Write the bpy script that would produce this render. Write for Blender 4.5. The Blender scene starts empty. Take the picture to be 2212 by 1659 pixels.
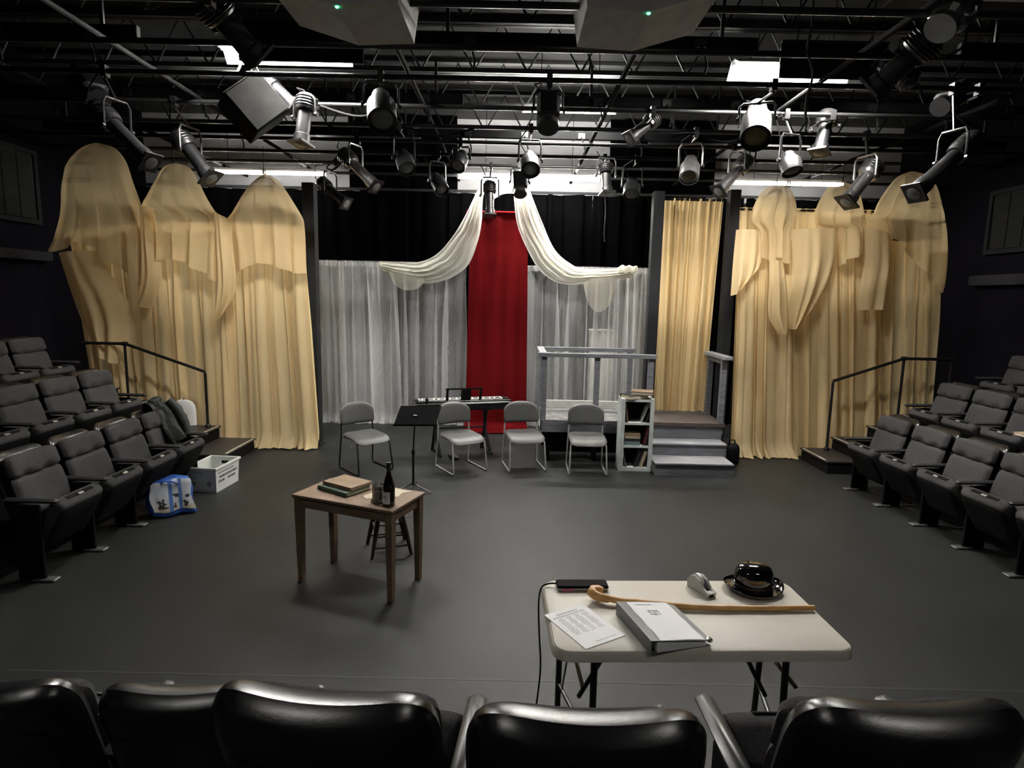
import bpy, math, random
from mathutils import Matrix, Vector
random.seed(7)
scene = bpy.context.scene
col = scene.collection
PI = math.pi

# ---------------------------------------------------------------- camera, world, exposure
cam_data = bpy.data.cameras.new('camera')
cam_data.sensor_width = 36.0
cam_data.lens = 36.0 * 1300.0 / 2212.0
cam_data.clip_start = 0.05
camera = bpy.data.objects.new('camera', cam_data)
col.objects.link(camera)
camera.location = (0, 0, 2.2)
camera.rotation_mode = 'QUATERNION'
camera.rotation_quaternion = (Matrix.Rotation(math.radians(90 - 8.2), 4, 'X') @ Matrix.Rotation(math.radians(1.2), 4, 'Z')).to_quaternion()
scene.camera = camera

world = bpy.data.worlds.new('world')
scene.world = world
world.use_nodes = True
world.node_tree.nodes['Background'].inputs[0].default_value = (0.6, 0.62, 0.6, 1)
world.node_tree.nodes['Background'].inputs[1].default_value = 0.012

vs = scene.view_settings
vs.view_transform = 'Standard'
vs.look = 'None'
vs.gamma = 1.0
vs.use_curve_mapping = False
vs.exposure = 2.45
scene.cycles.use_denoising = True
scene.cycles.max_bounces = 5
scene.cycles.diffuse_bounces = 3
scene.cycles.glossy_bounces = 3
scene.cycles.transparent_max_bounces = 12
scene.cycles.adaptive_threshold = 0.035

TUBE_BACK = 80.0      # strength of the fluorescent tubes over the back of the stage
TUBE_MID = 130.0       # strength of the fluorescent tubes over the middle of the room
FILL_FRONT = 13.0     # strength of the fill tubes added unseen behind the camera

# ---------------------------------------------------------------- materials
def new_mat(name):
    m = bpy.data.materials.new(name)
    m.use_nodes = True
    m.node_tree.nodes.clear()
    return m, m.node_tree.nodes, m.node_tree.links

def rgba(c):
    return (c[0], c[1], c[2], 1.0)

def mat(name, color, rough=0.6, metal=0.0, var=0.15, scale=8.0, bump=0.0, bscale=60.0, spec=0.5, stretch=(1, 1, 1), coat=0.0, color2=None, thresh=None):
    """principled surface whose colour wanders with a noise and which may carry a fine bump"""
    m, n, l = new_mat(name)
    out = n.new('ShaderNodeOutputMaterial')
    p = n.new('ShaderNodeBsdfPrincipled')
    l.new(p.outputs[0], out.inputs[0])
    p.inputs['Roughness'].default_value = rough
    p.inputs['Metallic'].default_value = metal
    p.inputs['Specular IOR Level'].default_value = spec
    p.inputs['Coat Weight'].default_value = coat
    p.inputs['Coat Roughness'].default_value = 0.08
    tc = n.new('ShaderNodeTexCoord')
    mp = n.new('ShaderNodeMapping')
    mp.inputs['Scale'].default_value = stretch
    l.new(tc.outputs['Object'], mp.inputs[0])
    nz = n.new('ShaderNodeTexNoise')
    nz.inputs['Scale'].default_value = scale
    nz.inputs['Detail'].default_value = 5
    l.new(mp.outputs[0], nz.inputs[0])
    cr = n.new('ShaderNodeValToRGB')
    c2 = color2 if color2 else tuple(min(1, c * (1 + var)) for c in color)
    c1 = color if color2 else tuple(c * (1 - var) for c in color)
    cr.color_ramp.elements[0].position = thresh[0] if thresh else 0.3
    cr.color_ramp.elements[1].position = thresh[1] if thresh else 0.7
    cr.color_ramp.elements[0].color = rgba(c1)
    cr.color_ramp.elements[1].color = rgba(c2)
    l.new(nz.outputs[0], cr.inputs[0])
    l.new(cr.outputs[0], p.inputs['Base Color'])
    if bump:
        nb = n.new('ShaderNodeTexNoise')
        nb.inputs['Scale'].default_value = bscale
        nb.inputs['Detail'].default_value = 3
        l.new(mp.outputs[0], nb.inputs[0])
        bp = n.new('ShaderNodeBump')
        bp.inputs['Strength'].default_value = bump
        bp.inputs['Distance'].default_value = 0.01
        l.new(nb.outputs[0], bp.inputs['Height'])
        l.new(bp.outputs[0], p.inputs['Normal'])
    return m

def cloth(name, color, transp, transl, rough=0.9, thread=220.0, var=0.12):
    """thin woven cloth: part lets light straight through, part glows from behind"""
    m, n, l = new_mat(name)
    out = n.new('ShaderNodeOutputMaterial')
    tc = n.new('ShaderNodeTexCoord')
    mp = n.new('ShaderNodeMapping')
    mp.inputs['Scale'].default_value = (9, 9, 0.5)
    l.new(tc.outputs['Object'], mp.inputs[0])
    nz = n.new('ShaderNodeTexNoise')
    nz.inputs['Scale'].default_value = 1.0
    nz.inputs['Detail'].default_value = 4
    l.new(mp.outputs[0], nz.inputs[0])
    cr = n.new('ShaderNodeValToRGB')
    cr.color_ramp.elements[0].position = 0.3
    cr.color_ramp.elements[1].position = 0.7
    cr.color_ramp.elements[0].color = rgba(tuple(c * (1 - var) for c in color))
    cr.color_ramp.elements[1].color = rgba(tuple(min(1, c * (1 + var)) for c in color))
    l.new(nz.outputs[0], cr.inputs[0])
    d = n.new('ShaderNodeBsdfDiffuse')
    l.new(cr.outputs[0], d.inputs[0])
    t = n.new('ShaderNodeBsdfTranslucent')
    l.new(cr.outputs[0], t.inputs[0])
    mx = n.new('ShaderNodeMixShader')
    mx.inputs[0].default_value = transl
    l.new(d.outputs[0], mx.inputs[1])
    l.new(t.outputs[0], mx.inputs[2])
    tr = n.new('ShaderNodeBsdfTransparent')
    mx2 = n.new('ShaderNodeMixShader')
    mr = n.new('ShaderNodeMapRange')
    mr.inputs[3].default_value = max(0, transp * 0.7)
    mr.inputs[4].default_value = min(1, transp * 1.3)
    l.new(nz.outputs[0], mr.inputs[0])
    l.new(mr.outputs[0], mx2.inputs[0])
    l.new(mx.outputs[0], mx2.inputs[1])
    l.new(tr.outputs[0], mx2.inputs[2])
    l.new(mx2.outputs[0], out.inputs[0])
    return m

def glow(name, color, strength):
    m, n, l = new_mat(name)
    out = n.new('ShaderNodeOutputMaterial')
    e = n.new('ShaderNodeEmission')
    e.inputs[0].default_value = rgba(color)
    e.inputs[1].default_value = strength
    l.new(e.outputs[0], out.inputs[0])
    return m

M = {}
M['floor'] = mat('painted_floor', (0.0215, 0.0225, 0.022), 0.5, var=0.14, scale=1.3, bump=0.06, bscale=35, spec=0.22)
M['seam'] = mat('floor_seam', (0.030, 0.030, 0.029), 0.6)
M['wall'] = mat('dark_wall', (0.0050, 0.0042, 0.0066), 0.95, scale=3, bump=0.1, spec=0.06)
M['ledge'] = mat('grey_ledge', (0.024, 0.023, 0.024), 0.8, spec=0.15)
M['backwall'] = mat('pale_upper_wall', (0.30, 0.30, 0.31), 0.8, scale=2)
M['deck'] = mat('ceiling_deck', (0.030, 0.030, 0.030), 0.85, scale=2, var=0.3, spec=0.06)
M['drape'] = mat('black_velour', (0.0009, 0.0009, 0.0010), 1.0, spec=0.0, scale=5, bump=0.1)
M['pillar'] = mat('dark_pillar', (0.016, 0.0165, 0.018), 0.75, scale=5, bump=0.05, spec=0.2)
M['black'] = mat('black_paint', (0.012, 0.012, 0.013), 0.38, scale=10)
M['flat_black'] = mat('flat_black', (0.0045, 0.0045, 0.005), 0.85, spec=0.12)
M['plastic'] = mat('black_plastic', (0.009, 0.009, 0.010), 0.27, scale=30, bump=0.03, bscale=200)
M['pipe'] = mat('dark_steel_pipe', (0.04, 0.04, 0.042), 0.36, metal=0.6, scale=12)
M['joist'] = mat('joist_steel', (0.020, 0.020, 0.021), 0.5, metal=0.0, scale=9, spec=0.25)
M['chrome'] = mat('chrome', (0.62, 0.62, 0.61), 0.22, metal=1.0)
M['leg_grey'] = mat('chrome_glint_grey', (0.46, 0.46, 0.455), 0.3, metal=0.15)  # pale grey in place of the bright reflections on the chrome legs
M['silver'] = mat('silver_barrel', (0.42, 0.42, 0.42), 0.28, metal=0.9)
M['lens'] = mat('lens', (0.16, 0.16, 0.15), 0.25, var=0.2, scale=20)
M['amber_lens'] = mat('amber_lens', (0.20, 0.15, 0.07), 0.35)
M['seat_fabric'] = mat('grey_upholstery', (0.048, 0.0465, 0.0475), 0.92, scale=90, var=0.28, bump=0.12, bscale=260, spec=0.15)
M['plate'] = mat('number_plate', (0.65, 0.65, 0.62), 0.25, metal=0.7)
M['foot'] = mat('worn_foot_plate', (0.11, 0.11, 0.11), 0.4, scale=25, var=0.5)
M['riser'] = mat('black_riser', (0.008, 0.007, 0.0075), 0.85, scale=6, spec=0.1)
M['tread'] = mat('brown_black_tread', (0.030, 0.026, 0.024), 0.5, scale=6)
M['nosing'] = mat('pale_nosing', (0.55, 0.52, 0.44), 0.4, metal=0.3)
M['gold'] = cloth('gold_voile', (0.93, 0.745, 0.435), 0.13, 0.28, var=0.05)
M['gold_hood'] = cloth('gold_hood_voile', (0.90, 0.715, 0.42), 0.27, 0.28, var=0.05)
M['gold_thick'] = cloth('gold_curtain', (0.80, 0.62, 0.34), 0.03, 0.28, var=0.05)
M['sheer'] = cloth('white_sheer', (0.92, 0.93, 0.94), 0.74, 0.25, var=0.04)
M['cream'] = cloth('cream_voile', (0.95, 0.935, 0.86), 0.07, 0.42, var=0.04)
M['cream_thin'] = cloth('cream_voile_single', (0.92, 0.90, 0.80), 0.50, 0.38, var=0.04)
M['red'] = cloth('red_cloth', (0.115, 0.0060, 0.0075), 0.0, 0.08, var=0.18)
M['chair'] = mat('grey_chair_plastic', (0.070, 0.070, 0.069), 0.5, scale=60, bump=0.03)
M['wood'] = mat('worn_brown_wood', (0.165, 0.108, 0.066), 0.5, stretch=(2, 22, 22), scale=2.2, color2=(0.27, 0.185, 0.120))
M['dark_wood'] = mat('dark_wood', (0.030, 0.018, 0.012), 0.5, stretch=(12, 12, 2), scale=2.5, color2=(0.065, 0.038, 0.025))
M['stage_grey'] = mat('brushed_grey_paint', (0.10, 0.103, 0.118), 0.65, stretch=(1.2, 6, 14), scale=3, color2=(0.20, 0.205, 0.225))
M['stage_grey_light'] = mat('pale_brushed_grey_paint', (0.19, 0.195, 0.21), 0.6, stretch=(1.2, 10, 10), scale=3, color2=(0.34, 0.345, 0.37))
M['landing'] = mat('brown_landing', (0.060, 0.048, 0.042), 0.75, scale=6, color2=(0.095, 0.077, 0.068))
M['platform_top'] = mat('scuffed_platform', (0.13, 0.13, 0.13), 0.6, scale=7, color2=(0.30, 0.30, 0.29), thresh=(0.42, 0.72))
M['white_board'] = mat('white_painted_board', (0.62, 0.63, 0.60), 0.6)
M['shelf_white'] = mat('pale_blue_white_paint', (0.60, 0.65, 0.64), 0.55)
M['table_top'] = mat('beige_plastic', (0.60, 0.57, 0.50), 0.5, scale=120, var=0.05, bump=0.04, bscale=220)
M['table_rim'] = mat('beige_plastic_rim', (0.52, 0.49, 0.42), 0.5, scale=60, var=0.05)
M['paper'] = mat('white_paper', (0.93, 0.93, 0.94), 0.8, var=0.02)
M['ink'] = mat('grey_ink', (0.36, 0.36, 0.38), 0.8)
M['pale_ink'] = mat('pale_ink', (0.58, 0.58, 0.60), 0.8)
M['dark_ink'] = mat('dark_ink', (0.09, 0.09, 0.10), 0.8)
M['binder'] = mat('grey_binder', (0.15, 0.155, 0.165), 0.4, scale=5)
M['cane'] = mat('honey_wood', (0.50, 0.25, 0.075), 0.38, stretch=(3, 14, 14), scale=3, color2=(0.68, 0.40, 0.15))
M['hat'] = mat('shiny_black_plastic', (0.006, 0.006, 0.007), 0.07, coat=0.6)
M['grey_plastic'] = mat('grey_plastic', (0.42, 0.41, 0.40), 0.4)
M['pink'] = mat('pink_label', (0.75, 0.13, 0.25), 0.5)
M['white'] = mat('white_plastic', (0.70, 0.72, 0.69), 0.5, scale=5, var=0.04)
M['blue'] = mat('blue_bag', (0.030, 0.11, 0.42), 0.35, scale=14, var=0.35, bump=0.5, bscale=14)
M['tan'] = mat('cardboard', (0.42, 0.30, 0.19), 0.8)
M['book_tan'] = mat('tan_book_cover', (0.27, 0.185, 0.115), 0.7, scale=14)
M['book_green'] = mat('green_book_cover', (0.035, 0.085, 0.055), 0.6, scale=14)
M['book_brown'] = mat('brown_book_cover', (0.20, 0.14, 0.09), 0.7, scale=14)
M['book_dark'] = mat('dark_book_cover', (0.025, 0.022, 0.024), 0.6)
M['book_blue'] = mat('blue_book_cover', (0.13, 0.20, 0.22), 0.6)
M['book_red'] = mat('maroon_book_cover', (0.10, 0.026, 0.032), 0.6)
M['book_cream'] = mat('cream_book_cover', (0.42, 0.36, 0.24), 0.7)
M['pages'] = mat('book_pages', (0.60, 0.53, 0.40), 0.85, stretch=(1, 1, 60), scale=4)
M['pewter'] = mat('pewter', (0.30, 0.31, 0.285), 0.35, metal=0.85)
M['bottle'] = mat('dark_bottle_glass', (0.010, 0.005, 0.004), 0.06, spec=0.8, coat=0.4)
M['jacket'] = mat('dark_green_jacket', (0.016, 0.020, 0.017), 0.7, scale=12, var=0.5, bump=0.3, bscale=40)
M['keys'] = mat('white_keys', (0.80, 0.80, 0.78), 0.3, var=0.02)
M['box_grey'] = mat('grey_loudspeaker', (0.50, 0.50, 0.475), 0.7)
M['panel_pale'] = mat('pale_pedestal', (0.50, 0.49, 0.46), 0.8)
M['window_glass'] = mat('dim_window', (0.010, 0.010, 0.010), 0.3, spec=0.2)
M['window_frame'] = mat('window_frame', (0.016, 0.016, 0.016), 0.8, spec=0.1)
M['grille'] = mat('grille_cloth', (0.06, 0.06, 0.058), 0.9, spec=0.1)
M['armrest'] = mat('lightened_armrest', (0.035, 0.035, 0.036), 0.36, scale=20)  # base lightened to imitate light reflected by the glossy tops
M['led'] = glow('green_led', (0.05, 1.0, 0.35), 3.0)
M['tube_back'] = glow('fluorescent_tube_back', (1.0, 0.97, 0.90), TUBE_BACK)
M['tube_side'] = glow('fluorescent_tube_back_sides', (1.0, 0.97, 0.90), TUBE_BACK * 0.30)
M['fill_front'] = glow('added_fill_tube', (1.0, 0.96, 0.90), FILL_FRONT)
M['tube_mid'] = glow('fluorescent_tube_mid', (1.0, 0.96, 0.90), TUBE_MID)
M['reflector'] = mat('white_reflector', (0.75, 0.75, 0.75), 0.5)

# ---------------------------------------------------------------- mesh helpers
class MB:
    def __init__(self):
        self.v = []
        self.f = []
    def add(self, verts, faces, mtx=None):
        o = len(self.v)
        if mtx is not None:
            verts = [tuple(mtx @ Vector(p)) for p in verts]
        self.v += [tuple(p) for p in verts]
        self.f += [tuple(i + o for i in f) for f in faces]
        return self
    def box(self, c, s, mtx=None, ch=0.0):
        x, y, z = s[0] / 2, s[1] / 2, s[2] / 2
        if ch <= 0:
            vs_ = [(c[0] + a * x, c[1] + b * y, c[2] + d * z) for d in (-1, 1) for b in (-1, 1) for a in (-1, 1)]
            return self.add(vs_, [(0, 2, 3, 1), (4, 5, 7, 6), (0, 1, 5, 4), (2, 6, 7, 3), (0, 4, 6, 2), (1, 3, 7, 5)], mtx)
        ch = min(ch, x * .9, y * .9, z * .9)
        ring = lambda ax, ay, zz: [(c[0] + p[0], c[1] + p[1], c[2] + zz) for p in
                                   ((ax, ay - ch), (ax - ch, ay), (-ax + ch, ay), (-ax, ay - ch), (-ax, -ay + ch), (-ax + ch, -ay), (ax - ch, -ay), (ax, -ay + ch))]
        rs = [ring(x - ch, y - ch, -z), ring(x, y, -z + ch), ring(x, y, z - ch), ring(x - ch, y - ch, z)]
        vs_ = [p for r in rs for p in r]
        fs = [tuple(range(7, -1, -1)), tuple(range(24, 32))]
        for k in range(3):
            for i in range(8):
                j = (i + 1) % 8
                fs.append((k * 8 + i, k * 8 + j, k * 8 + 8 + j, k * 8 + 8 + i))
        return self.add(vs_, fs, mtx)
    def path(self, pts, r, n=8, closed=False, r_end=None, mtx=None):
        pts = [Vector(p) for p in pts]
        N = len(pts)
        vs_, fs = [], []
        prev = None
        for i, p in enumerate(pts):
            a = pts[i - 1] if (i or closed) else p
            b = pts[(i + 1) % N] if (i < N - 1 or closed) else p
            t = (b - a).normalized()
            if prev is None:
                u = t.orthogonal().normalized()
            else:
                u = (prev - t * prev.dot(t))
                u = u.normalized() if u.length > 1e-6 else t.orthogonal().normalized()
            prev = u
            w = t.cross(u)
            rr = r[i] if isinstance(r, (list, tuple)) else (r if r_end is None else r + (r_end - r) * i / max(1, N - 1))
            for k in range(n):
                an = 2 * PI * k / n
                vs_.append(tuple(p + (u * math.cos(an) + w * math.sin(an)) * rr))
        for i in range(N if closed else N - 1):
            for k in range(n):
                a, b = i * n + k, i * n + (k + 1) % n
                c, d = ((i + 1) % N) * n + (k + 1) % n, ((i + 1) % N) * n + k
                fs.append((a, b, c, d))
        if not closed:
            fs.append(tuple(range(n - 1, -1, -1)))
            fs.append(tuple((N - 1) * n + k for k in range(n)))
        return self.add(vs_, fs, mtx)
    def bar(self, a, b, w, h, up=(0, 0, 1)):
        """rectangular bar from a to b, w wide sideways and h tall along up"""
        a, b, up = Vector(a), Vector(b), Vector(up)
        t = (b - a).normalized()
        s = t.cross(up).normalized()
        u = s.cross(t)
        vs_ = [tuple(p + s * (i * w / 2) + u * (j * h / 2)) for p in (a, b) for i, j in ((-1, -1), (1, -1), (1, 1), (-1, 1))]
        return self.add(vs_, [(0, 3, 2, 1), (4, 5, 6, 7), (0, 1, 5, 4), (1, 2, 6, 5), (2, 3, 7, 6), (3, 0, 4, 7)])
    def lathe(self, prof, n=24, mtx=None):
        vs_, fs = [], []
        for r, z in prof:
            for k in range(n):
                an = 2 * PI * k / n
                vs_.append((r * math.cos(an), r * math.sin(an), z))
        for i in range(len(prof) - 1):
            for k in range(n):
                j = (k + 1) % n
                fs.append((i * n + k, i * n + j, i * n + n + j, i * n + n + k))
        fs.append(tuple(range(n - 1, -1, -1)))
        fs.append(tuple((len(prof) - 1) * n + k for k in range(n)))
        return self.add(vs_, fs, mtx)
    def sheet(self, fn, nu, nv, mtx=None):
        vs_ = [fn(i / nu, j / nv) for j in range(nv + 1) for i in range(nu + 1)]
        fs = [(j * (nu + 1) + i, j * (nu + 1) + i + 1, (j + 1) * (nu + 1) + i + 1, (j + 1) * (nu + 1) + i) for j in range(nv) for i in range(nu)]
        return self.add(vs_, fs, mtx)
    def pillow(self, w, h, T, fn=None, corner=0.14, p=8, edge=5, nx=12, nz=12, mtx=None):
        """closed cushion: half width w (x), half height h (z), half thickness T (y); fn bends every point"""
        vs_, fs = [], []
        for side in (1, -1):
            for j in range(nz + 1):
                for i in range(nx + 1):
                    u0, v0 = -1 + 2 * i / nx, -1 + 2 * j / nz
                    u = math.sin(u0 * PI / 2) * .55 + u0 * .45
                    v = math.sin(v0 * PI / 2) * .55 + v0 * .45
                    x = w * u * (1 - corner * abs(v) ** p)
                    z = h * v * (1 - corner * abs(u) ** p * w / h)
                    t = T * math.sqrt(max(0, 1 - abs(u) ** edge)) * math.sqrt(max(0, 1 - abs(v) ** edge))
                    q = (x, side * t, z)
                    vs_.append(fn(q) if fn else q)
        m1 = (nx + 1) * (nz + 1)
        for s in (0, 1):
            for j in range(nz):
                for i in range(nx):
                    a = s * m1 + j * (nx + 1) + i
                    q = (a, a + 1, a + nx + 2, a + nx + 1)
                    fs.append(q if s else q[::-1])
        o = len(self.v)
        self.add(vs_, fs, mtx)
        return self
    def build(self, name, m, parent=None, smooth=0.6, weld=False):
        me = bpy.data.meshes.new(name)
        me.from_pydata(self.v, [], self.f)
        me.materials.append(m)
        if smooth:
            me.polygons.foreach_set('use_smooth', [True] * len(me.polygons))
            me.update()
            me.set_sharp_from_angle(angle=smooth)
        me.update()
        o = bpy.data.objects.new(name, me)
        col.objects.link(o)
        if parent is not None:
            o.parent = parent
        return o

def tag(o, label=None, cat=None, group=None, kind=None):
    if label: o['label'] = label
    if cat: o['category'] = cat
    if group: o['group'] = group
    if kind: o['kind'] = kind
    return o

def thing(name, label, cat, loc=(0, 0, 0), rz=0.0, group=None):
    o = bpy.data.objects.new(name, None)
    o.empty_display_size = 0.1
    col.objects.link(o)
    o.location = loc
    o.rotation_euler = (0, 0, rz)
    return tag(o, label, cat, group)

def struct(name, mb, m, smooth=0):
    return tag(mb.build(name, m, None, smooth), kind='structure')

def copy_tree(o, parent=None):
    c = o.copy()
    col.objects.link(c)
    c.parent = parent
    for ch in list(o.children):
        copy_tree(ch, c)
    return c

def along(d, pos=(0, 0, 0)):
    """matrix that turns +Z onto direction d at pos"""
    return Matrix.Translation(Vector(pos)) @ Vector(d).normalized().to_track_quat('Z', 'Y').to_matrix().to_4x4()

def lerp_poly(pts, t):
    """point at fraction t (by index) of a polyline"""
    k = t * (len(pts) - 1)
    i = min(int(k), len(pts) - 2)
    f = k - i
    return [a + (b - a) * f for a, b in zip(pts[i], pts[i + 1])]

def smooth_poly(pts, t):
    """Catmull-Rom point at fraction t of a polyline"""
    n = len(pts) - 1
    k = t * n
    i = min(int(k), n - 1)
    f = k - i
    p0, p1, p2, p3 = pts[max(0, i - 1)], pts[i], pts[i + 1], pts[min(n, i + 2)]
    return [0.5 * (2 * b + (c - a) * f + (2 * a - 5 * b + 4 * c - d) * f * f + (3 * b - a - 3 * c + d) * f ** 3) for a, b, c, d in zip(p0, p1, p2, p3)]

# ================================================================ the room
struct('floor', MB().box((0, 5, -0.05), (15, 14, 0.1)), M['floor'])
struct('trim_1', MB().box((0.2, 3.21, 0.0), (6.2, 0.010, 0.002)), M['seam'])
struct('wall_left', MB().box((-6.75, 5, 2.65), (0.2, 14, 5.5)), M['wall'])
struct('wall_right', MB().box((6.95, 5, 2.65), (0.2, 14, 5.5)), M['wall'])
struct('wall_back', MB().box((0, 11.3, 2.65), (14, 0.2, 5.5)), M['backwall'])
struct('wall_front', MB().box((0, -1.6, 2.65), (14, 0.2, 5.5)), M['wall'])
struct('ceiling', MB().box((0, 5, 5.4), (14, 13.4, 0.2)), M['deck'])
struct('trim_2', MB().box((-6.60, 5.4, 2.63), (0.10, 6.6, 0.13), ch=0.01), M['ledge'])
struct('trim_3', MB().box((6.80, 5.6, 2.58), (0.10, 7.0, 0.15), ch=0.01), M['ledge'])

def wall_window(name, x, y0, y1, z0, z1, side):
    w = tag(MB().box((x, (y0 + y1) / 2, (z0 + z1) / 2), (0.03, y1 - y0 - 0.1, z1 - z0 - 0.1)).build(name, M['window_glass'], None, 0), kind='structure')
    fx = x + side * 0.012
    f = MB()
    f.box((fx, y0 + 0.03, (z0 + z1) / 2), (0.05, 0.06, z1 - z0)).box((fx, y1 - 0.03, (z0 + z1) / 2), (0.05, 0.06, z1 - z0))
    f.box((fx, (y0 + y1) / 2, z0 + 0.03), (0.05, y1 - y0 - 0.12, 0.06)).box((fx, (y0 + y1) / 2, z1 - 0.03), (0.05, y1 - y0 - 0.12, 0.06))
    f.build('window_frame', M['window_frame'], w, 0)
    n = 8
    for k in range(n):
        yy = y0 + 0.10 + (y1 - y0 - 0.2) * (k + 0.5) / n
        MB().box((fx + side * 0.01, yy, (z0 + z1) / 2), (0.012, (y1 - y0) / n * 0.86, z1 - z0 - 0.14), Matrix.Identity(4)).build('blind_slat', M['window_frame'], w, 0)
wall_window('window_1', -6.635, 6.4, 8.62, 3.06, 4.05, 1)
wall_window('window_2', 6.835, 6.6, 8.95, 2.95, 3.84, -1)

# ---- seating banks: stepped black risers left and right, one low riser under the seats in front
for side, x0 in ((-1, -3.98), (1, 4.62)):
    y1 = 7.30 if side < 0 else 7.55
    for k, (xa, z) in enumerate(((x0, 0.34), (x0 + side * 0.93, 0.68), (x0 + side * 1.86, 1.02))):
        xb = -6.65 if side < 0 else 6.85
        if abs(xa) > abs(xb) - 0.05: continue
        struct('seating_riser', MB().box(((xa + xb) / 2, (1.2 + y1) / 2, z / 2), (abs(xb - xa), y1 - 1.2, z)), M['riser'])
struct('seating_riser', MB().box((0.55, 0.15, 0.18), (2.75, 3.0, 0.36)), M['riser'])

def aisle_stair(label, side, xs, y0, y1, xend):
    t = thing('aisle_stair', label, 'stairs', (xs[0], (y0 + y1) / 2, 0))
    L = y1 - y0
    for k, x in enumerate(xs):
        z = 0.17 * (k + 1)
        xn = xs[k + 1] if k + 1 < len(xs) else xend
        cx = (x + xn) / 2 - xs[0]
        w = abs(xn - x)
        MB().box((cx, 0, z / 2 - 0.012), (w - 0.002, L - 0.02, z - 0.024)).build('riser', M['riser'], t, 0)
        tr = MB().box((cx - side * 0.012, 0, z - 0.012), (w + 0.024, L, 0.024), ch=0.004).build('tread', M['tread'], t, 0.5)
        MB().box((x - xs[0] - side * 0.006, 0, z + 0.002), (0.03, L - 0.12, 0.006)).build('nosing_strip', M['nosing'], tr, 0)
aisle_stair('black stair with pale nosings beside the crate and left seats', -1, [-3.60, -4.08, -4.54, -5.0, -5.46], 7.32, 8.24, -6.6)
aisle_stair('black stair with pale nosings beside the right bank of seats', 1, [4.14, 4.56, 5.04, 5.50, 5.96], 7.62, 8.36, 6.8)

def handrail(label, posts, rail, y):
    t = thing('handrail', label, 'handrail', (posts[0][0], y, 0))
    ox = posts[0][0]
    for x, z0, z1 in posts:
        p = MB().path([(x - ox, 0, z0), (x - ox, 0, z1 - 0.015)], 0.018, 8).build('post', M['black'], t)
        MB().lathe([(0.04, z0), (0.04, z0 + 0.02), (0.022, z0 + 0.05)], 10, Matrix.Translation((x - ox, 0, 0))).build('post_base', M['black'], p)
    MB().path([(x - ox, 0, z) for x, z in rail], 0.021, 8).build('rail', M['black'], t)
    for x, z in rail[1:]:
        MB().path([(x - ox - 0.035, 0, z), (x - ox + 0.035, 0, z)], 0.028, 8).build('rail_joint', M['pipe'], t)
handrail('black pipe handrail in front of the left gold curtain', [(-4.18, 0.34, 1.11), (-5.25, 0.68, 1.47)], [(-4.18, 1.11), (-5.25, 1.47), (-5.80, 1.47)], 8.12)
handrail('black pipe handrail in front of the right gold curtain', [(4.42, 0.17, 1.15), (5.36, 0.51, 1.48), (6.02, 0.85, 1.48)], [(4.42, 1.15), (5.36, 1.48), (6.02, 1.48)], 8.22)

# ---- square dark pillars
def pillar(label, x, y, h, w=0.165):
    t = thing('pillar', label, 'pillar', (x, y, 0))
    MB().box((0, 0, h / 2), (w, w, h), ch=0.006).build('shaft', M['pillar'], t, 0.5)
    MB().box((0, 0, 0.012), (w + 0.05, w + 0.05, 0.024), ch=0.004).build('foot_plate', M['black'], t, 0.5)
pillar('tall square dark pillar left of the white sheer curtain', -2.86, 8.62, 3.70)
pillar('square dark pillar between white sheer and narrow gold curtain', 1.995, 8.72, 3.70, 0.15)
pillar('square dark pillar right of the narrow gold curtain', 3.045, 8.70, 3.74, 0.15)

# ================================================================ cloth
def ramp(a, b, x):
    t = max(0.0, min(1.0, (x - a) / (b - a)))
    return t * t * (3 - 2 * t)

def fold_fn(seed, n, soft=False):
    rnd = random.Random(seed)
    ws = [(n * k, rnd.uniform(0, 2 * PI), a) for k, a in (((1, 1.0), (0.43, 0.7), (1.6, 0.35)) if soft else ((1, 1.0), (0.47, 0.8), (1.9, 0.45), (3.3, 0.2)))]
    def f(s):
        return sum(a * math.sin(2 * PI * w * s + p) for w, p, a in ws) / 1.6
    return f

def curtain(mb, top, bottom, folds, amp, seed, nu=None, nv=28, top_amp=0.35, normal=(0, 1), puddle=0.0, slide=0.30, soft=False):
    """hanging pleated cloth between a top and a bottom polyline (world points)"""
    f = fold_fn(seed, folds, soft)
    g = fold_fn(seed + 11, folds * 0.8, soft)
    tg = (normal[1], -normal[0])
    nu = nu or int(folds * 9)
    per = (Vector(top[0]) - Vector(top[-1])).length / folds
    def fn(u, v):
        a = lerp_poly(top, u)
        b = lerp_poly(bottom, u)
        k = top_amp + (1 - top_amp) * ramp(0, 0.5, v)
        d = amp * k * (f(u) * (1 - 0.5 * v) + 0.5 * v * g(u))
        sl = per * slide * k * g(u + 0.02)
        p = [a[i] + (b[i] - a[i]) * v for i in range(3)]
        p[0] += normal[0] * d + tg[0] * sl
        p[1] += normal[1] * d + tg[1] * sl
        if puddle and v > 0.94:
            q = (v - 0.94) / 0.06
            p[1] -= puddle * q * q * (1 + 0.6 * f(u * 1.7 + .3))
            p[2] = max(p[2], 0.012 + 0.01 * (1 - q))
        return tuple(p)
    return mb.sheet(fn, nu, nv)

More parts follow.
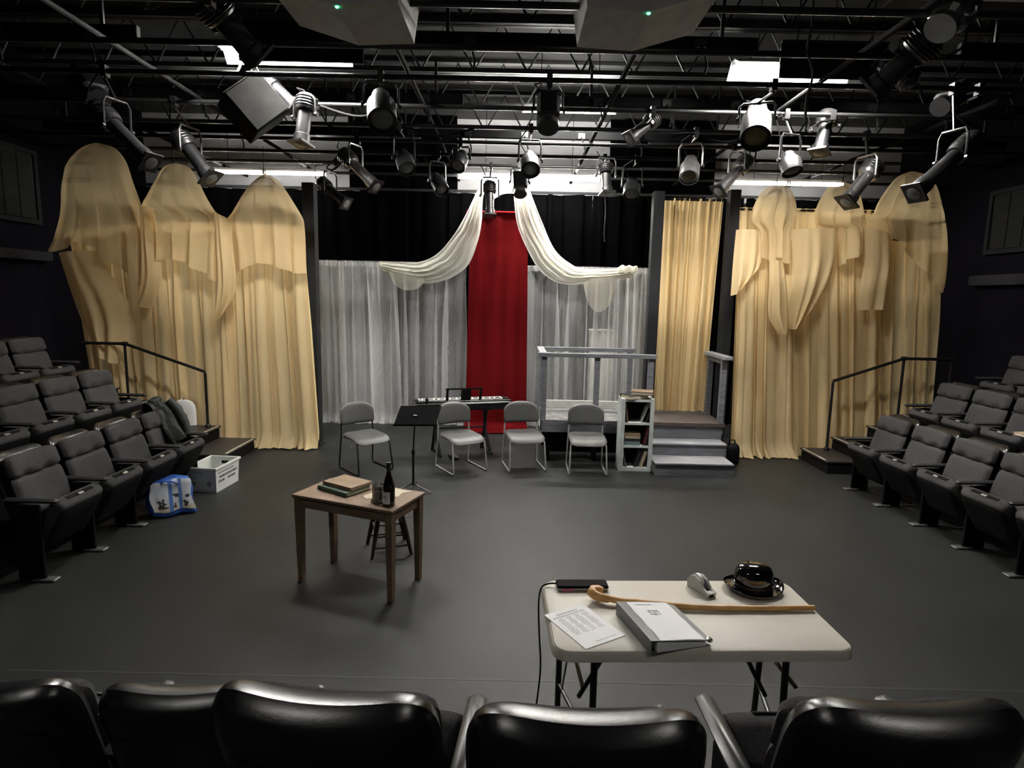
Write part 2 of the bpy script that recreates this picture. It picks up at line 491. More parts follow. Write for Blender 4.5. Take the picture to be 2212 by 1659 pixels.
# ---- black velour drapes across the back
xs = [-6.6, -3.6, -0.9, 1.3, 3.9, 6.8]
names = ['far left', 'behind the left white sheer', 'behind the hanging red cloth', 'behind the right white sheer', 'far right']
for k in range(5):
    a, b = xs[k], xs[k + 1]
    d = MB()
    curtain(d, [(a, 10.72, 3.96), (b, 10.72, 3.96)], [(a, 10.72, 0.01), (b, 10.72, 0.01)], 9, 0.07, 40 + k, nv=6, top_amp=0.8)
    tag(d.build('stage_drape', M['drape'], None, 1.2), 'black velour drape ' + names[k], 'curtain', 'black drapes across the back')
tag(MB().path([(-6.6, 10.72, 3.99), (6.8, 10.72, 3.99)], 0.024, 8).build('drape_pipe', M['pipe']), 'steel pipe carrying the black drapes at the back', 'pipe')

for nm, a, b in (('left', -3.0, -1.15), ('right', 1.55, 3.35)):  # black cloths added to darken the wall between the lit batten zones
    d = MB()
    curtain(d, [(a, 10.95, 5.28), (b, 10.95, 5.28)], [(a, 10.95, 4.0), (b, 10.95, 4.0)], 6, 0.05, 48, nv=4, top_amp=0.9)
    tag(d.build('shade_cloth', M['drape'], None, 1.2), 'black cloth standing in for shade high on the back wall, %s of the peak' % nm, 'curtain')

# ---- white sheers on their rods
def rod(label, a, b, z, y, m='chrome'):
    tag(MB().path([(a, y, z), (b, y, z)], 0.016, 8).build('curtain_rod', M[m]), label, 'curtain rod')
rod('thin rod along the top of the left white sheer', -3.42, -0.62, 2.735, 10.3)
rod('thin rod along the top of the right white sheer', 0.2, 2.40, 2.715, 10.3)
for nm, a, b, zt, seed, fo in (('left', -3.40, -0.80, 2.73, 3, 13), ('right', 0.24, 2.36, 2.71, 5, 11)):
    d = MB()
    curtain(d, [(a, 10.30, zt), (b, 10.30, zt)], [(a + 0.03, 10.26, 0.01), (b - 0.02, 10.26, 0.01)], fo, 0.10, seed, nu=fo * 16, nv=34, top_amp=0.55, puddle=0.10, slide=0.62, soft=True)
    w = tag(d.build('sheer_curtain', M['sheer'], None, 1.3), 'gathered white sheer curtain %s of the red cloth' % nm, 'curtain')
    # the gathered header folded over the rod
    h = MB()
    curtain(h, [(a, 10.268, zt + 0.025), (b, 10.268, zt + 0.025)], [(a, 10.262, zt - 0.07), (b, 10.262, zt - 0.07)], fo * 1.6, 0.014, seed + 20, nv=4, top_amp=1)
    h.build('gathered_header', M['sheer'], w, 1.3)
    # a second loose layer in places
    d = MB()
    aa, bb = (a, a + 1.45) if nm == 'left' else (b - 0.75, b)
    curtain(d, [(aa, 10.22, zt), (bb, 10.22, zt)], [(aa + .02, 10.16, 0.012), (bb + .1, 10.16, 0.012)], fo * 0.62, 0.07, seed + 31, nu=fo * 12, nv=30, top_amp=0.6, puddle=0.07, slide=0.62, soft=True)
    d.build('loose_layer', M['sheer'], w, 1.3)

# ---- pale pedestal behind the right sheer
t = thing('pedestal', 'pale pedestal showing through the right white sheer', 'pedestal', (1.54, 10.50, 0))
MB().box((0, 0, 0.82), (0.41, 0.26, 1.64), ch=0.008).build('column', M['panel_pale'], t, 0.5)
MB().box((0, 0, 1.66), (0.43, 0.28, 0.04), ch=0.006).build('cap', M['panel_pale'], t, 0.5)
MB().box((0, 0, 0.03), (0.45, 0.30, 0.06), ch=0.006).build('plinth', M['panel_pale'], t, 0.5)

# ---- red cloth: hung from a rod, down the back and out over the floor
def red_fn(u, v):
    x0, x1 = -0.80, 0.27
    s = v * 4.25
    w = 0.012 * math.sin(u * 9 + 1.2 * v) + 0.008 * math.sin(u * 23 + 4 * v) + 0.01 * math.sin(7 * v + 3 * u) * (1 - v)
    if s < 3.5:
        z = 3.55 - s
        yy = 10.12 + w - 0.05 * v
        return (x0 + (x1 - x0) * (0.06 * (1 - v) + u * (1 - 0.12 * (1 - v))), yy, z + 0.015)
    q = s - 3.5
    if q < 0.08:
        return (x0 + (x1 - x0) * u, 10.08 + w - q * 0.6, max(0.012, 0.055 - q * 0.55))
    return (x0 + (x1 - x0) * u, 10.08 - 0.05 - (q - 0.08) * 0.75 + 0.02 * math.sin(5 * u), 0.013 + 0.006 * (1 + math.sin(u * 11 + q * 9)))
t = thing('red_cloth', 'long red cloth hanging between the white sheers onto the floor', 'cloth', (0, 0, 0))
MB().sheet(red_fn, 28, 60).build('cloth_length', M['red'], t, 1.3)
MB().path([(-0.80, 10.12, 3.565), (0.27, 10.12, 3.565)], 0.022, 8).build('top_rod', M['red'], t)

# ---- cream swags from the peak out to the rods
def swag(mb, outer, inner, seed, folds=5, depth=0.16, nu=40, nv=40):
    f = fold_fn(seed, folds)
    rnd = random.Random(seed)
    ph = rnd.uniform(0, 6)
    def fn(u, v):
        a = smooth_poly(outer, u)
        b = smooth_poly(inner, u)
        vv = v + 0.035 * math.sin(2 * PI * folds * v + ph + 2.2 * u) * math.sin(PI * v)
        x = a[0] + (b[0] - a[0]) * vv
        z = a[2] + (b[2] - a[2]) * vv
        bul = math.sin(PI * min(1, max(0, v)))
        y = a[1] + (b[1] - a[1]) * v - depth * bul * (0.35 + 0.65 * math.sin(PI * u)) - 0.035 * math.sin(2 * PI * folds * v + ph + 2.2 * u + 0.8 * f(u)) * (0.3 + bul)
        return (x, y, z)
    return mb.sheet(fn, nu, nv)
d = MB()
swag(d, [(-0.559, 10.050, 3.991), (-0.647, 10.050, 3.845), (-0.801, 10.050, 3.523), (-1.024, 10.050, 3.152), (-1.287, 10.050, 2.865), (-1.568, 10.050, 2.740), (-1.871, 10.050, 2.734), (-2.221, 10.050, 2.734)],
     [(-0.470, 10.050, 3.978), (-0.534, 10.050, 3.760), (-0.544, 10.050, 3.426), (-0.608, 10.050, 3.086), (-0.770, 10.050, 2.697), (-1.111, 10.050, 2.465), (-1.568, 10.050, 2.396), (-2.169, 10.050, 2.593)], 2)
sw = tag(d.build('swag', M['cream'], None, 1.3), 'cream voile swag from the ceiling peak to the left rod', 'drapery')
d = MB()
curtain(d, [(-2.112, 10.000, 2.682), (-1.371, 10.000, 2.548)], [(-1.968, 9.950, 2.385), (-1.553, 9.950, 2.364)], 3, 0.03, 61, nu=24, nv=12)
d2 = MB()
def tail_fn(xc, ztop, w, L, y, seed):
    f = fold_fn(seed, 3)
    def fn(u, v):
        s = 2 * u - 1
        return (xc + w * s * (1 - 0.25 * v * v), y - 0.05 * math.cos(s * PI / 2) - 0.02 * f(u) * v, ztop - L * v * (0.45 + 0.55 * math.sqrt(max(0, 1 - s * s))) )
    return fn
p = (-1.722, 9.970, 2.555)
MB().sheet(tail_fn(p[0], p[2] + 0.06, 0.34, 0.34, p[1], 8), 24, 14).build('tail', M['cream_thin'], sw, 1.3)
d = MB()
swag(d, [(0.096, 10.050, 4.047), (0.187, 10.050, 3.977), (0.410, 10.050, 3.467), (0.658, 10.050, 2.979), (0.961, 10.050, 2.740), (1.145, 10.050, 2.692), (1.525, 10.050, 2.699), (2.010, 10.050, 2.717)],
     [(-0.052, 10.050, 4.001), (-0.034, 10.050, 3.814), (0.036, 10.050, 3.357), (0.235, 10.050, 2.919), (0.448, 10.050, 2.617), (0.758, 10.050, 2.444), (1.177, 10.050, 2.452), (1.942, 10.050, 2.558)], 4)
sw = tag(d.build('swag', M['cream'], None, 1.3), 'cream voile swag from the ceiling peak to the right rod', 'drapery')
p = (1.397, 9.970, 2.574)
MB().sheet(tail_fn(p[0], p[2] + 0.06, 0.30, 0.64, p[1], 9), 24, 18).build('tail', M['cream_thin'], sw, 1.3)
d = MB()
knot = (1.839, 9.980, 2.688)
d.pillow(0.17, 0.06, 0.07, lambda q: (knot[0] + q[0], knot[1] - 0.02 + q[1] + 0.02 * math.sin(q[0] * 40), knot[2] + q[2] + 0.012 * math.sin(q[0] * 55)), nx=20, nz=8)
d.build('bunched_end', M['cream'], sw, 1.3)

# ---- board and cream hanging at the peak above the red cloth
t = thing('peak_board', 'bright cream hung cloth panel at the peak above the red cloth', 'cloth', (-0.201, 10.300, 3.732))
MB().sheet(lambda u, v: (-0.20 + 0.46 * u, -0.10 + 0.01 * math.sin(9 * u), 0.42 - v * (0.40 - 0.16 * u * (1 - u) * 2 - 0.10 * u)), 12, 10).build('cloth_panel', M['cream'], t, 1.3)
MB().box((0.03, -0.09, 0.42), (0.6, 0.03, 0.05)).build('top_batten', M['black'], t, 0)

# ---- gold hoods: voile thrown over wire frames on tall stands, in front of long gold curtains
def hood(label, y0, prof_l, prof_r, hem, bulge, seed, folds=5, ribs=True, m='gold_hood', wire=None, frame_top=None):
    """prof_l / prof_r: silhouettes (x, z) from the crown down; hem: (x, z) along the bottom from left to right"""
    prof_l = [tuple(smooth_poly(prof_l, k / 60)) for k in range(61)]
    prof_r = [tuple(smooth_poly(prof_r, k / 60)) for k in range(61)]
    ztop = prof_l[0][1]
    def side(prof, z):
        if z >= prof[0][1]: return prof[0][0]
        for (xa, za), (xb, zb) in zip(prof, prof[1:]):
            if za >= z > zb:
                t = (za - z) / max(1e-6, za - zb)
                return xa + (xb - xa) * t
        return prof[-1][0]
    f = fold_fn(seed, folds, True)
    xmin, xmax = prof_l[-1][0], prof_r[-1][0]
    def hem_z(u):
        return smooth_poly(hem, u)[1] if len(hem) > 2 else lerp_poly(hem, u)[1]
    def fn(u, v):
        s = 2 * u - 1
        vv = v ** 1.35
        z = ztop + (hem_z(u) - ztop) * vv
        xl, xr = side(prof_l, z), side(prof_r, z)
        uu = 0.5 + 0.5 * math.sin(s * PI / 2) * (0.75 + 0.25 * abs(s))
        x = xl + (xr - xl) * uu
        g = min(1.0, math.sqrt(vv * 4))
        lo = ramp(0.08, 0.95, v)
        y = y0 - bulge * g * math.cos(s * PI / 2) ** 0.8 * (1 - 0.35 * lo) - 0.075 * lo * f(u * 0.9 + 0.03 * v) - 0.006 * math.sin(31 * u + 9 * v)
        x += 0.05 * lo * f(u * 1.1 + .4)
        return (x, y, z - 0.004)
    hd = tag(MB().sheet(fn, 64, 48).build('cloth_hood', M[m], None, 1.3), label, 'drapery', 'gold cloth hoods over wire frames')
    if wire:
        cx, zc, r, h = wire
        r, h, zc = r * 0.66, h * 0.80, zc + h * 0.02
        wb = MB()
        for zz, rr in ((zc, r), (zc + h * 0.55, r * 0.86)):
            wb.path([(cx + rr * math.cos(k * PI / 12), y0 - bulge * 0.28 + 0.55 * rr * 0.6 * math.sin(k * PI / 12), zz) for k in range(24)], 0.006, 5, closed=True)
        for k in range(6):
            a = k * PI / 6
            pts = []
            for q in range(9):
                b = q / 8 * PI
                pts.append((cx + r * math.cos(b) * math.cos(a), y0 - bulge * 0.28 + 0.33 * r * math.cos(b) * math.sin(a), zc + h * math.sin(b)))
            wb.path(pts, 0.005, 5)
        wb.path([(cx, y0 - bulge * 0.28, zc + h), (cx, y0 - bulge * 0.28, zc + h + 0.12)], 0.006, 5)
        wb.build('wire_frame', M['flat_black'], hd)
        if frame_top:
            MB().path([(cx, y0 - bulge * 0.28, zc + h), (cx, y0 - bulge * 0.28, frame_top)], 0.004, 5).build('hanging_wire', M['flat_black'], hd)
    return hd

def xz(*ps):
    return [(p[0], p[2]) for p in ps]
YL = 8.36
hood('gold cloth hood highest at far left, beside the window', YL,
     xz((-5.570, 8.300, 4.118), (-5.759, 8.300, 4.044), (-5.941, 8.300, 3.852), (-6.058, 8.300, 3.554), (-6.120, 8.300, 3.193), (-6.250, 8.300, 2.857), (-6.347, 8.300, 2.610), (-6.142, 8.300, 2.212)),
     xz((-5.570, 8.300, 4.118), (-5.360, 8.300, 4.064), (-5.213, 8.300, 3.897), (-5.133, 8.300, 3.632), (-5.057, 8.300, 3.395), (-4.930, 8.300, 2.975), (-4.903, 8.300, 2.609), (-4.923, 8.300, 2.112)),
     xz((-6.338, 8.300, 2.702), (-6.027, 8.300, 2.678), (-5.704, 8.300, 2.807), (-5.469, 8.300, 2.597), (-5.210, 8.300, 2.262), (-4.919, 8.300, 2.361)), 0.34, 12,
     wire=((-5.595, 8.300, 3.800)[0], (-5.609, 8.300, 3.623)[2], 0.40, 0.44), frame_top=4.1)
hood('gold cloth hood in the middle of the left three', YL,
     xz((-4.527, 8.300, 3.881), (-4.703, 8.300, 3.818), (-4.806, 8.300, 3.639), (-4.923, 8.300, 3.458), (-5.013, 8.300, 3.306), (-4.918, 8.300, 3.157), (-4.900, 8.300, 2.854), (-4.959, 8.300, 2.236)),
     xz((-4.527, 8.300, 3.881), (-4.364, 8.300, 3.825), (-4.251, 8.300, 3.650), (-4.168, 8.300, 3.473), (-4.042, 8.300, 3.266), (-3.899, 8.300, 3.148), (-3.949, 8.300, 2.874), (-3.998, 8.300, 2.131)),
     xz((-4.964, 8.300, 2.639), (-4.778, 8.300, 2.599), (-4.464, 8.300, 2.618), (-4.311, 8.300, 2.529), (-4.162, 8.300, 2.377), (-3.989, 8.300, 2.318)), 0.30, 13,
     wire=((-4.544, 8.300, 3.585)[0], (-4.553, 8.300, 3.435)[2], 0.32, 0.42), frame_top=4.1)
hood('pointed gold cloth hood next to the tall left pillar', YL,
     xz((-3.334, 8.300, 3.769), (-3.467, 8.300, 3.690), (-3.596, 8.300, 3.556), (-3.708, 8.300, 3.387), (-3.808, 8.300, 3.240), (-3.875, 8.300, 3.130), (-3.830, 8.300, 2.754), (-3.813, 8.300, 2.009)),
     xz((-3.334, 8.300, 3.769), (-3.196, 8.300, 3.695), (-3.101, 8.300, 3.584), (-2.983, 8.300, 3.401), (-2.889, 8.300, 3.247), (-2.849, 8.300, 3.127), (-2.846, 8.300, 2.774), (-2.855, 8.300, 2.029)),
     xz((-3.847, 8.300, 2.383), (-3.717, 8.300, 2.479), (-3.555, 8.300, 2.575), (-3.336, 8.300, 2.561), (-3.088, 8.300, 2.461), (-2.849, 8.300, 2.478)), 0.32, 14,
     wire=((-3.341, 8.300, 3.609)[0], (-3.348, 8.300, 3.418)[2], 0.34, 0.36), frame_top=4.1)
# tails that hang lower between the hoods
def cloth_tail(label, pts_l, pts_r, y0, seed, folds=3, m='gold'):
    f = fold_fn(seed, folds * 0.8, True)
    def fn(u, v):
        a = smooth_poly(pts_l, v)
        b = smooth_poly(pts_r, v)
        s = 2 * u - 1
        return (a[0] + (b[0] - a[0]) * u, y0 - 0.10 * math.cos(s * PI / 2) - 0.045 * f(u) * (0.3 + v), a[1] + (b[1] - a[1]) * u)
    return tag(MB().sheet(fn, 30, 26).build('cloth_tail', M[m], None, 1.3), label, 'drapery', 'gold cloth tails over the curtains')
cloth_tail('gold cloth tail hanging to a point between middle and pointed hoods', xz((-3.993, 8.200, 3.253), (-3.988, 8.200, 2.864), (-3.987, 8.200, 2.377), (-4.017, 8.200, 2.037), (-4.016, 8.200, 1.788)),
           xz((-3.766, 8.200, 3.138), (-3.747, 8.200, 2.748), (-3.726, 8.200, 2.383), (-3.762, 8.200, 2.136), (-3.991, 8.200, 1.789)), 8.20, 31)
cloth_tail('gold cloth tail with a zigzag hem beside the far left hood', xz((-4.994, 8.200, 3.322), (-5.014, 8.200, 2.843), (-5.060, 8.200, 2.355), (-5.093, 8.200, 2.046)),
           xz((-4.802, 8.200, 3.266), (-4.792, 8.200, 2.847), (-4.766, 8.200, 2.361), (-4.937, 8.200, 1.937)), 8.22, 33)
cloth_tail('gold cloth tail below the far left hood against the dark wall', xz((-6.153, 8.200, 2.668), (-6.076, 8.200, 2.334), (-6.016, 8.200, 2.089), (-5.929, 8.200, 1.780), (-5.752, 8.200, 1.310)),
           xz((-5.642, 8.200, 2.709), (-5.446, 8.200, 2.347), (-5.302, 8.200, 2.104), (-5.203, 8.200, 1.732), (-5.370, 8.200, 1.158)), 8.26, 34)

# long gold curtains, left side
def long_curtain(label, top, bottom, folds, seed, amp=0.085, m='gold', puddle=0.10, group='long gold curtains', top_amp=0.35):
    d = MB()
    curtain(d, top, bottom, folds * 0.85, amp, seed, nu=int(folds * 14), nv=30, puddle=puddle, top_amp=top_amp, slide=0.46, soft=True)
    return tag(d.build('long_curtain', M[m], None, 1.3), label, 'curtain', group)
long_curtain('long gold curtain under the far left hood', [(-6.163, 8.450, 2.966), (-4.992, 8.450, 3.114)], [(-5.98, 8.42, 0.52), (-4.95, 8.42, 0.35)], 10, 51, puddle=0)
long_curtain('long gold curtain under the middle left hood', [(-5.150, 8.450, 3.110), (-3.933, 8.450, 3.135)], [(-5.10, 8.46, 0.02), (-3.92, 8.44, 0.02)], 11, 52, puddle=0)
long_curtain('long gold curtain under the pointed hood touching the floor', [(-3.996, 8.450, 3.134), (-2.883, 8.450, 3.095)], [(-4.02, 8.42, 0.02), (-2.72, 8.40, 0.02)], 12, 53)

# ---- right side: narrow curtain behind the platform, gathered header curtain, hoods
rod('rod carrying the narrow gold curtain between two dark pillars', 2.07, 2.97, 3.625, 8.86, 'black')
d = MB()
curtain(d, [(2.075, 8.86, 3.64), (2.965, 8.86, 3.64)], [(2.12, 8.86, 0.575), (2.88, 8.86, 0.575)], 12, 0.06, 71, nu=170, nv=30, top_amp=0.5, soft=True, slide=0.34)
w = tag(d.build('long_curtain', M['gold_thick'], None, 1.3), 'narrow pleated gold curtain behind the grey platform steps', 'curtain', 'long gold curtains')
rod('rod carrying the gathered gold curtain right of the last pillar', 3.12, 5.6, 3.475, 8.62, 'black')
d = MB()
curtain(d, [(3.12, 8.62, 3.50), (5.25, 8.62, 3.50)], [(3.24, 8.58, 0.02), (5.4, 8.58, 0.02)], 20, 0.06, 72, nu=260, nv=30, top_amp=0.5, soft=True, slide=0.34)
tag(d.build('long_curtain', M['gold_thick'], None, 1.3), 'gathered gold curtain with a ruffled header behind the right hoods', 'curtain', 'long gold curtains')
YR = 8.42
hood('small round gold hood nearest the right pillar', YR,
     xz((3.541, 8.350, 3.799), (3.402, 8.350, 3.754), (3.288, 8.350, 3.632), (3.222, 8.350, 3.450), (3.223, 8.350, 3.269), (3.348, 8.350, 3.119), (3.392, 8.350, 2.721)),
     xz((3.541, 8.350, 3.799), (3.649, 8.350, 3.759), (3.740, 8.350, 3.641), (3.781, 8.350, 3.462), (3.753, 8.350, 3.280), (3.673, 8.350, 3.126), (3.694, 8.350, 2.727)),
     xz((3.372, 8.350, 2.813), (3.464, 8.350, 2.765), (3.542, 8.350, 2.810), (3.629, 8.350, 2.750), (3.694, 8.350, 2.727)), 0.22, 15, folds=4,
     wire=((3.486, 8.350, 3.636)[0], (3.504, 8.350, 3.426)[2], 0.27, 0.34), frame_top=4.1)
hood('round gold hood in the middle of the right three', YR,
     xz((4.341, 8.350, 3.833), (4.211, 8.350, 3.770), (4.114, 8.350, 3.619), (4.057, 8.350, 3.437), (4.086, 8.350, 3.256), (4.325, 8.350, 3.170), (4.417, 8.350, 2.680)),
     xz((4.341, 8.350, 3.833), (4.493, 8.350, 3.800), (4.616, 8.350, 3.689), (4.693, 8.350, 3.480), (4.731, 8.350, 3.300), (4.725, 8.350, 3.117), (4.719, 8.350, 2.686)),
     xz((4.416, 8.350, 2.692), (4.474, 8.350, 2.743), (4.546, 8.350, 2.837), (4.611, 8.350, 2.882), (4.725, 8.350, 2.748)), 0.24, 16, folds=4,
     wire=((4.359, 8.350, 3.654)[0], (4.377, 8.350, 3.474)[2], 0.28, 0.36), frame_top=4.1)
hood('largest gold hood at the far right, in half shade', YR,
     xz((5.275, 8.350, 3.982), (5.117, 8.350, 3.908), (5.011, 8.350, 3.757), (4.925, 8.350, 3.575), (4.879, 8.350, 3.424), (4.777, 8.350, 3.337), (4.843, 8.350, 3.180), (4.923, 8.350, 2.316)),
     xz((5.275, 8.350, 3.982), (5.472, 8.350, 3.939), (5.618, 8.350, 3.799), (5.709, 8.350, 3.561), (5.813, 8.350, 3.322), (5.890, 8.350, 2.957), (5.917, 8.350, 2.587), (5.897, 8.350, 2.336)),
     xz((4.809, 8.350, 3.149), (5.051, 8.350, 3.111), (5.320, 8.350, 2.945), (5.615, 8.350, 2.580), (5.828, 8.350, 2.385), (5.914, 8.350, 2.462)), 0.34, 17,
     wire=((5.330, 8.350, 3.673)[0], (5.344, 8.350, 3.554)[2], 0.36, 0.42), frame_top=4.1)
cloth_tail('gold cloth tail cut to a point below the two round hoods', xz((3.720, 8.300, 3.182), (3.779, 8.300, 2.787), (3.787, 8.300, 2.417), (3.781, 8.300, 2.041), (3.812, 8.300, 1.840)),
           xz((4.357, 8.300, 3.214), (4.366, 8.300, 2.799), (4.277, 8.300, 2.427), (4.069, 8.300, 2.079), (3.860, 8.300, 1.866)), 8.34, 35, folds=4)
cloth_tail('pointed gold cloth tail under the small round hood', xz((3.442, 8.300, 2.780), (3.472, 8.300, 2.410), (3.490, 8.300, 2.035), (3.638, 8.300, 1.785)),
           xz((3.646, 8.300, 2.736), (3.724, 8.300, 2.416), (3.781, 8.300, 2.041), (3.766, 8.300, 1.775)), 8.32, 36)
cloth_tail('gold cloth flap with bunched hem next to the right pillar', xz((2.988, 8.300, 3.167), (2.980, 8.300, 2.771), (2.982, 8.300, 2.400), (2.985, 8.300, 2.276)),
           xz((3.336, 8.300, 3.162), (3.357, 8.300, 2.901), (3.314, 8.300, 2.655), (3.113, 8.300, 2.415)), 8.36, 37)
cloth_tail('brownish gold cloth tail between middle and far right hoods', xz((4.684, 8.300, 3.232), (4.741, 8.300, 2.807), (4.717, 8.300, 2.436), (4.717, 8.300, 2.124)),
           xz((5.081, 8.300, 3.119), (5.129, 8.300, 2.692), (5.120, 8.300, 2.320), (5.095, 8.300, 2.144)), 8.32, 38)
long_curtain('long gold curtain touching the floor beside the right stair', [(3.083, 8.480, 3.034), (3.865, 8.480, 3.050)], [(3.20, 8.44, 0.02), (4.12, 8.44, 0.02)], 9, 54, amp=0.07)
long_curtain('long gold curtain behind the right handrail', [(3.814, 8.480, 3.049), (4.874, 8.480, 3.133)], [(4.10, 8.50, 0.02), (5.18, 8.50, 0.02)], 10, 55, puddle=0)
long_curtain('long gold curtain at the far right under the largest hood', [(4.830, 8.480, 3.070), (5.833, 8.480, 3.090)], [(5.12, 8.50, 0.30), (5.98, 8.50, 0.60)], 9, 56, puddle=0)

# ================================================================ ceiling: joists, pipe grid, fluorescent battens
ordinal = ['first', 'second', 'third', 'fourth', 'fifth', 'sixth', 'seventh', 'eighth', 'ninth', 'tenth']
web_mesh = None
def bar_joist(y, label):
    global web_mesh
    t = thing('bar_joist', label, 'joist', (0.1, y, 4.72), 0, 'open web joists under the deck')
    MB().box((0, 0, 0.55), (13.3, 0.10, 0.04)).build('top_chord', M['joist'], t, 0)
    b = MB().box((0, 0.03, 0), (13.3, 0.045, 0.05)).box((0, -0.03, 0.0), (13.3, 0.045, 0.05))
    b.build('bottom_chord', M['joist'], t, 0)
    n = 22
    for k in range(n):
        x = -6.6 + 13.2 * (k + 0.5) / n
        if web_mesh is None:
            o = MB().path([(-0.29, 0, 0.02), (0.0, 0, 0.53), (0.29, 0, 0.02)], 0.014, 6).build('web_rod', M['joist'], t)
            web_mesh = o.data
        else:
            o = bpy.data.objects.new('web_rod', web_mesh)
            col.objects.link(o)
            o.parent = t
        o.location = (x, 0, 0)
jy = [4.75, 6.0, 7.25, 8.5, 9.75]
for k, y in enumerate(jy):
    bar_joist(y, 'open web steel joist under the ceiling, %s from the back' % ordinal[len(jy) - 1 - k])

py_ = [4.38, 5.10, 5.78, 6.62, 7.35, 8.05, 8.75, 9.42, 10.20]
for k, y in enumerate(py_):
    z = 4.15
    tag(MB().path([(-6.62, y, z), (6.80, y, z)], 0.024, 10).build('grid_pipe', M['pipe']), 'lighting pipe running left to right, %s from the back' % ordinal[len(py_) - 1 - k], 'pipe', 'lighting pipes from side to side')
px_ = [-4.7, -3.35, -1.0, 0.95, 2.75, 4.7]
for k, x in enumerate(px_):
    tag(MB().path([(x, 3.2, 4.20), (x, 10.9, 4.20)], 0.024, 10).build('grid_pipe', M['flat_black']), 'lighting pipe running front to back, %s from the left' % ordinal[k], 'pipe', 'lighting pipes front to back')
def raceway(y, x0, x1, label, z=4.34):
    t = thing('raceway', label, 'raceway', ((x0 + x1) / 2, y, z))
    L = x1 - x0
    MB().box((0, 0, 0), (L, 0.06, 0.10), ch=0.006).build('trough', M['flat_black'], t, 0.5)
    n = int(L / 0.75)
    for k in range(n):
        x = -L / 2 + L * (k + 0.5) / n
        MB().box((x, -0.042, -0.01), (0.09, 0.014, 0.07)).build('outlet', M['black'], t, 0)
        MB().path([(x, -0.05, -0.03), (x + 0.02, -0.09, -0.10), (x + 0.05, -0.08, -0.20), (x + 0.04, -0.06, -0.26)], 0.010, 6).build('pigtail', M['flat_black'], t)
    for x in (-L / 2 + 0.3, L / 2 - 0.3):
        MB().box((x, 0.0, 0.22), (0.03, 0.02, 0.32)).build('hanger_strap', M['joist'], t, 0)
raceway(5.42, -6.3, -3.2, 'black wiring raceway nearest the camera, left side')
raceway(5.42, -0.9, 2.0, 'black wiring raceway nearest the camera, centre')
raceway(5.42, 3.7, 6.5, 'black wiring raceway nearest the camera, right side')
raceway(6.98, -6.3, -0.6, 'black wiring raceway over mid stage, left half')
raceway(6.98, 0.5, 6.5, 'black wiring raceway over mid stage, right half')
raceway(8.40, -6.3, 6.5, 'long black wiring raceway over the back of the stage')
# wide pale duct faces that catch the light between the joists
def duct(x0, x1, y, z, h, label):
    t = thing('cable_tray', label, 'cable tray', ((x0 + x1) / 2, y, z))
    MB().box((0, 0, 0), (x1 - x0, 0.03, h)).build('face', M['reflector'], t, 0)
    MB().box((0, 0.12, -h / 2 + 0.01), (x1 - x0, 0.22, 0.02)).build('base', M['joist'], t, 0)
    for k in range(4):
        MB().box((-(x1 - x0) / 2 + (x1 - x0) * (k + 0.5) / 4, 0.015, (5.298 - z + h / 2) / 2), (0.02, 0.02, 5.298 - z - h / 2)).build('strap', M['joist'], t, 0)
duct(-2.9, -1.4, 8.95, 4.50, 0.10, 'pale cable tray over the left back stage')
duct(1.9, 4.4, 8.95, 4.48, 0.10, 'pale cable tray over the right back stage')
duct(2.9, 5.4, 5.05, 4.62, 0.14, 'grey cable tray high at the front right')

def batten(label, x0, x1, y, z, m, two=True, wings=False):
    t = thing('fluorescent_batten', label, 'ceiling light', ((x0 + x1) / 2, y, z), 0, 'fluorescent battens')
    L = x1 - x0
    MB().box((0, 0, 0.065), (L, 0.09, 0.05), ch=0.008).build('housing', M['reflector'], t, 0.5)
    for q in ((-1, 1) if wings else ()):
        MB().add([(x, q * a, b) for x in (-L / 2, L / 2) for a, b in (((0.045, 0.085), (0.17, 0.02), (0.17, 0.015), (0.045, 0.08)) if q < 0 or wings == 2 else ((0.045, 0.085), (0.17, -0.080), (0.165, -0.082), (0.045, 0.08)))], [(0, 1, 2, 3), (7, 6, 5, 4), (0, 4, 5, 1), (1, 5, 6, 2), (2, 6, 7, 3), (3, 7, 4, 0)]).build('reflector_wing', M['reflector'], t, 0)
    n = max(1, round(L / 1.2))
    for k in range(n):
        xa, xb = -L / 2 + L * k / n + 0.03, -L / 2 + L * (k + 1) / n - 0.03
        for yy in ((-0.035, 0.035) if two else (0,)):
            MB().path([(xa, yy, 0.015), (xb, yy, 0.015)], 0.014, 8).build('tube', M[m], t)
            MB().box((xa - 0.01, yy, 0.022), (0.02, 0.03, 0.05)).build('lamp_holder', M['white'], t, 0)
            MB().box((xb + 0.01, yy, 0.022), (0.02, 0.03, 0.05)).build('lamp_holder', M['white'], t, 0)
    for x in (-L * 0.3, L * 0.3):
        MB().path([(x, 0, 0.09), (x, 0, 5.298 - z)], 0.005, 5).build('hanging_wire', M['joist'], t)
batten('fluorescent batten at the back left, above the pointed hood', -5.0, -3.05, 10.02, 4.07, 'tube_side')
batten('fluorescent batten at the back centre, above the red cloth', -0.95, 1.35, 10.02, 4.07, 'tube_back')
batten('fluorescent batten at the back right, above the round hoods', 3.45, 5.25, 10.02, 4.07, 'tube_side')
batten('bright fluorescent batten below a black mask, front left', -2.85, -1.62, 6.10, 4.48, 'tube_mid', wings=True)
batten('bright fluorescent batten below a black mask, front right', 2.12, 3.34, 6.36, 4.48, 'tube_mid', wings=True)
batten('fluorescent batten over mid stage behind the central lights', 0.05, 1.25, 8.0, 4.52, 'tube_back')

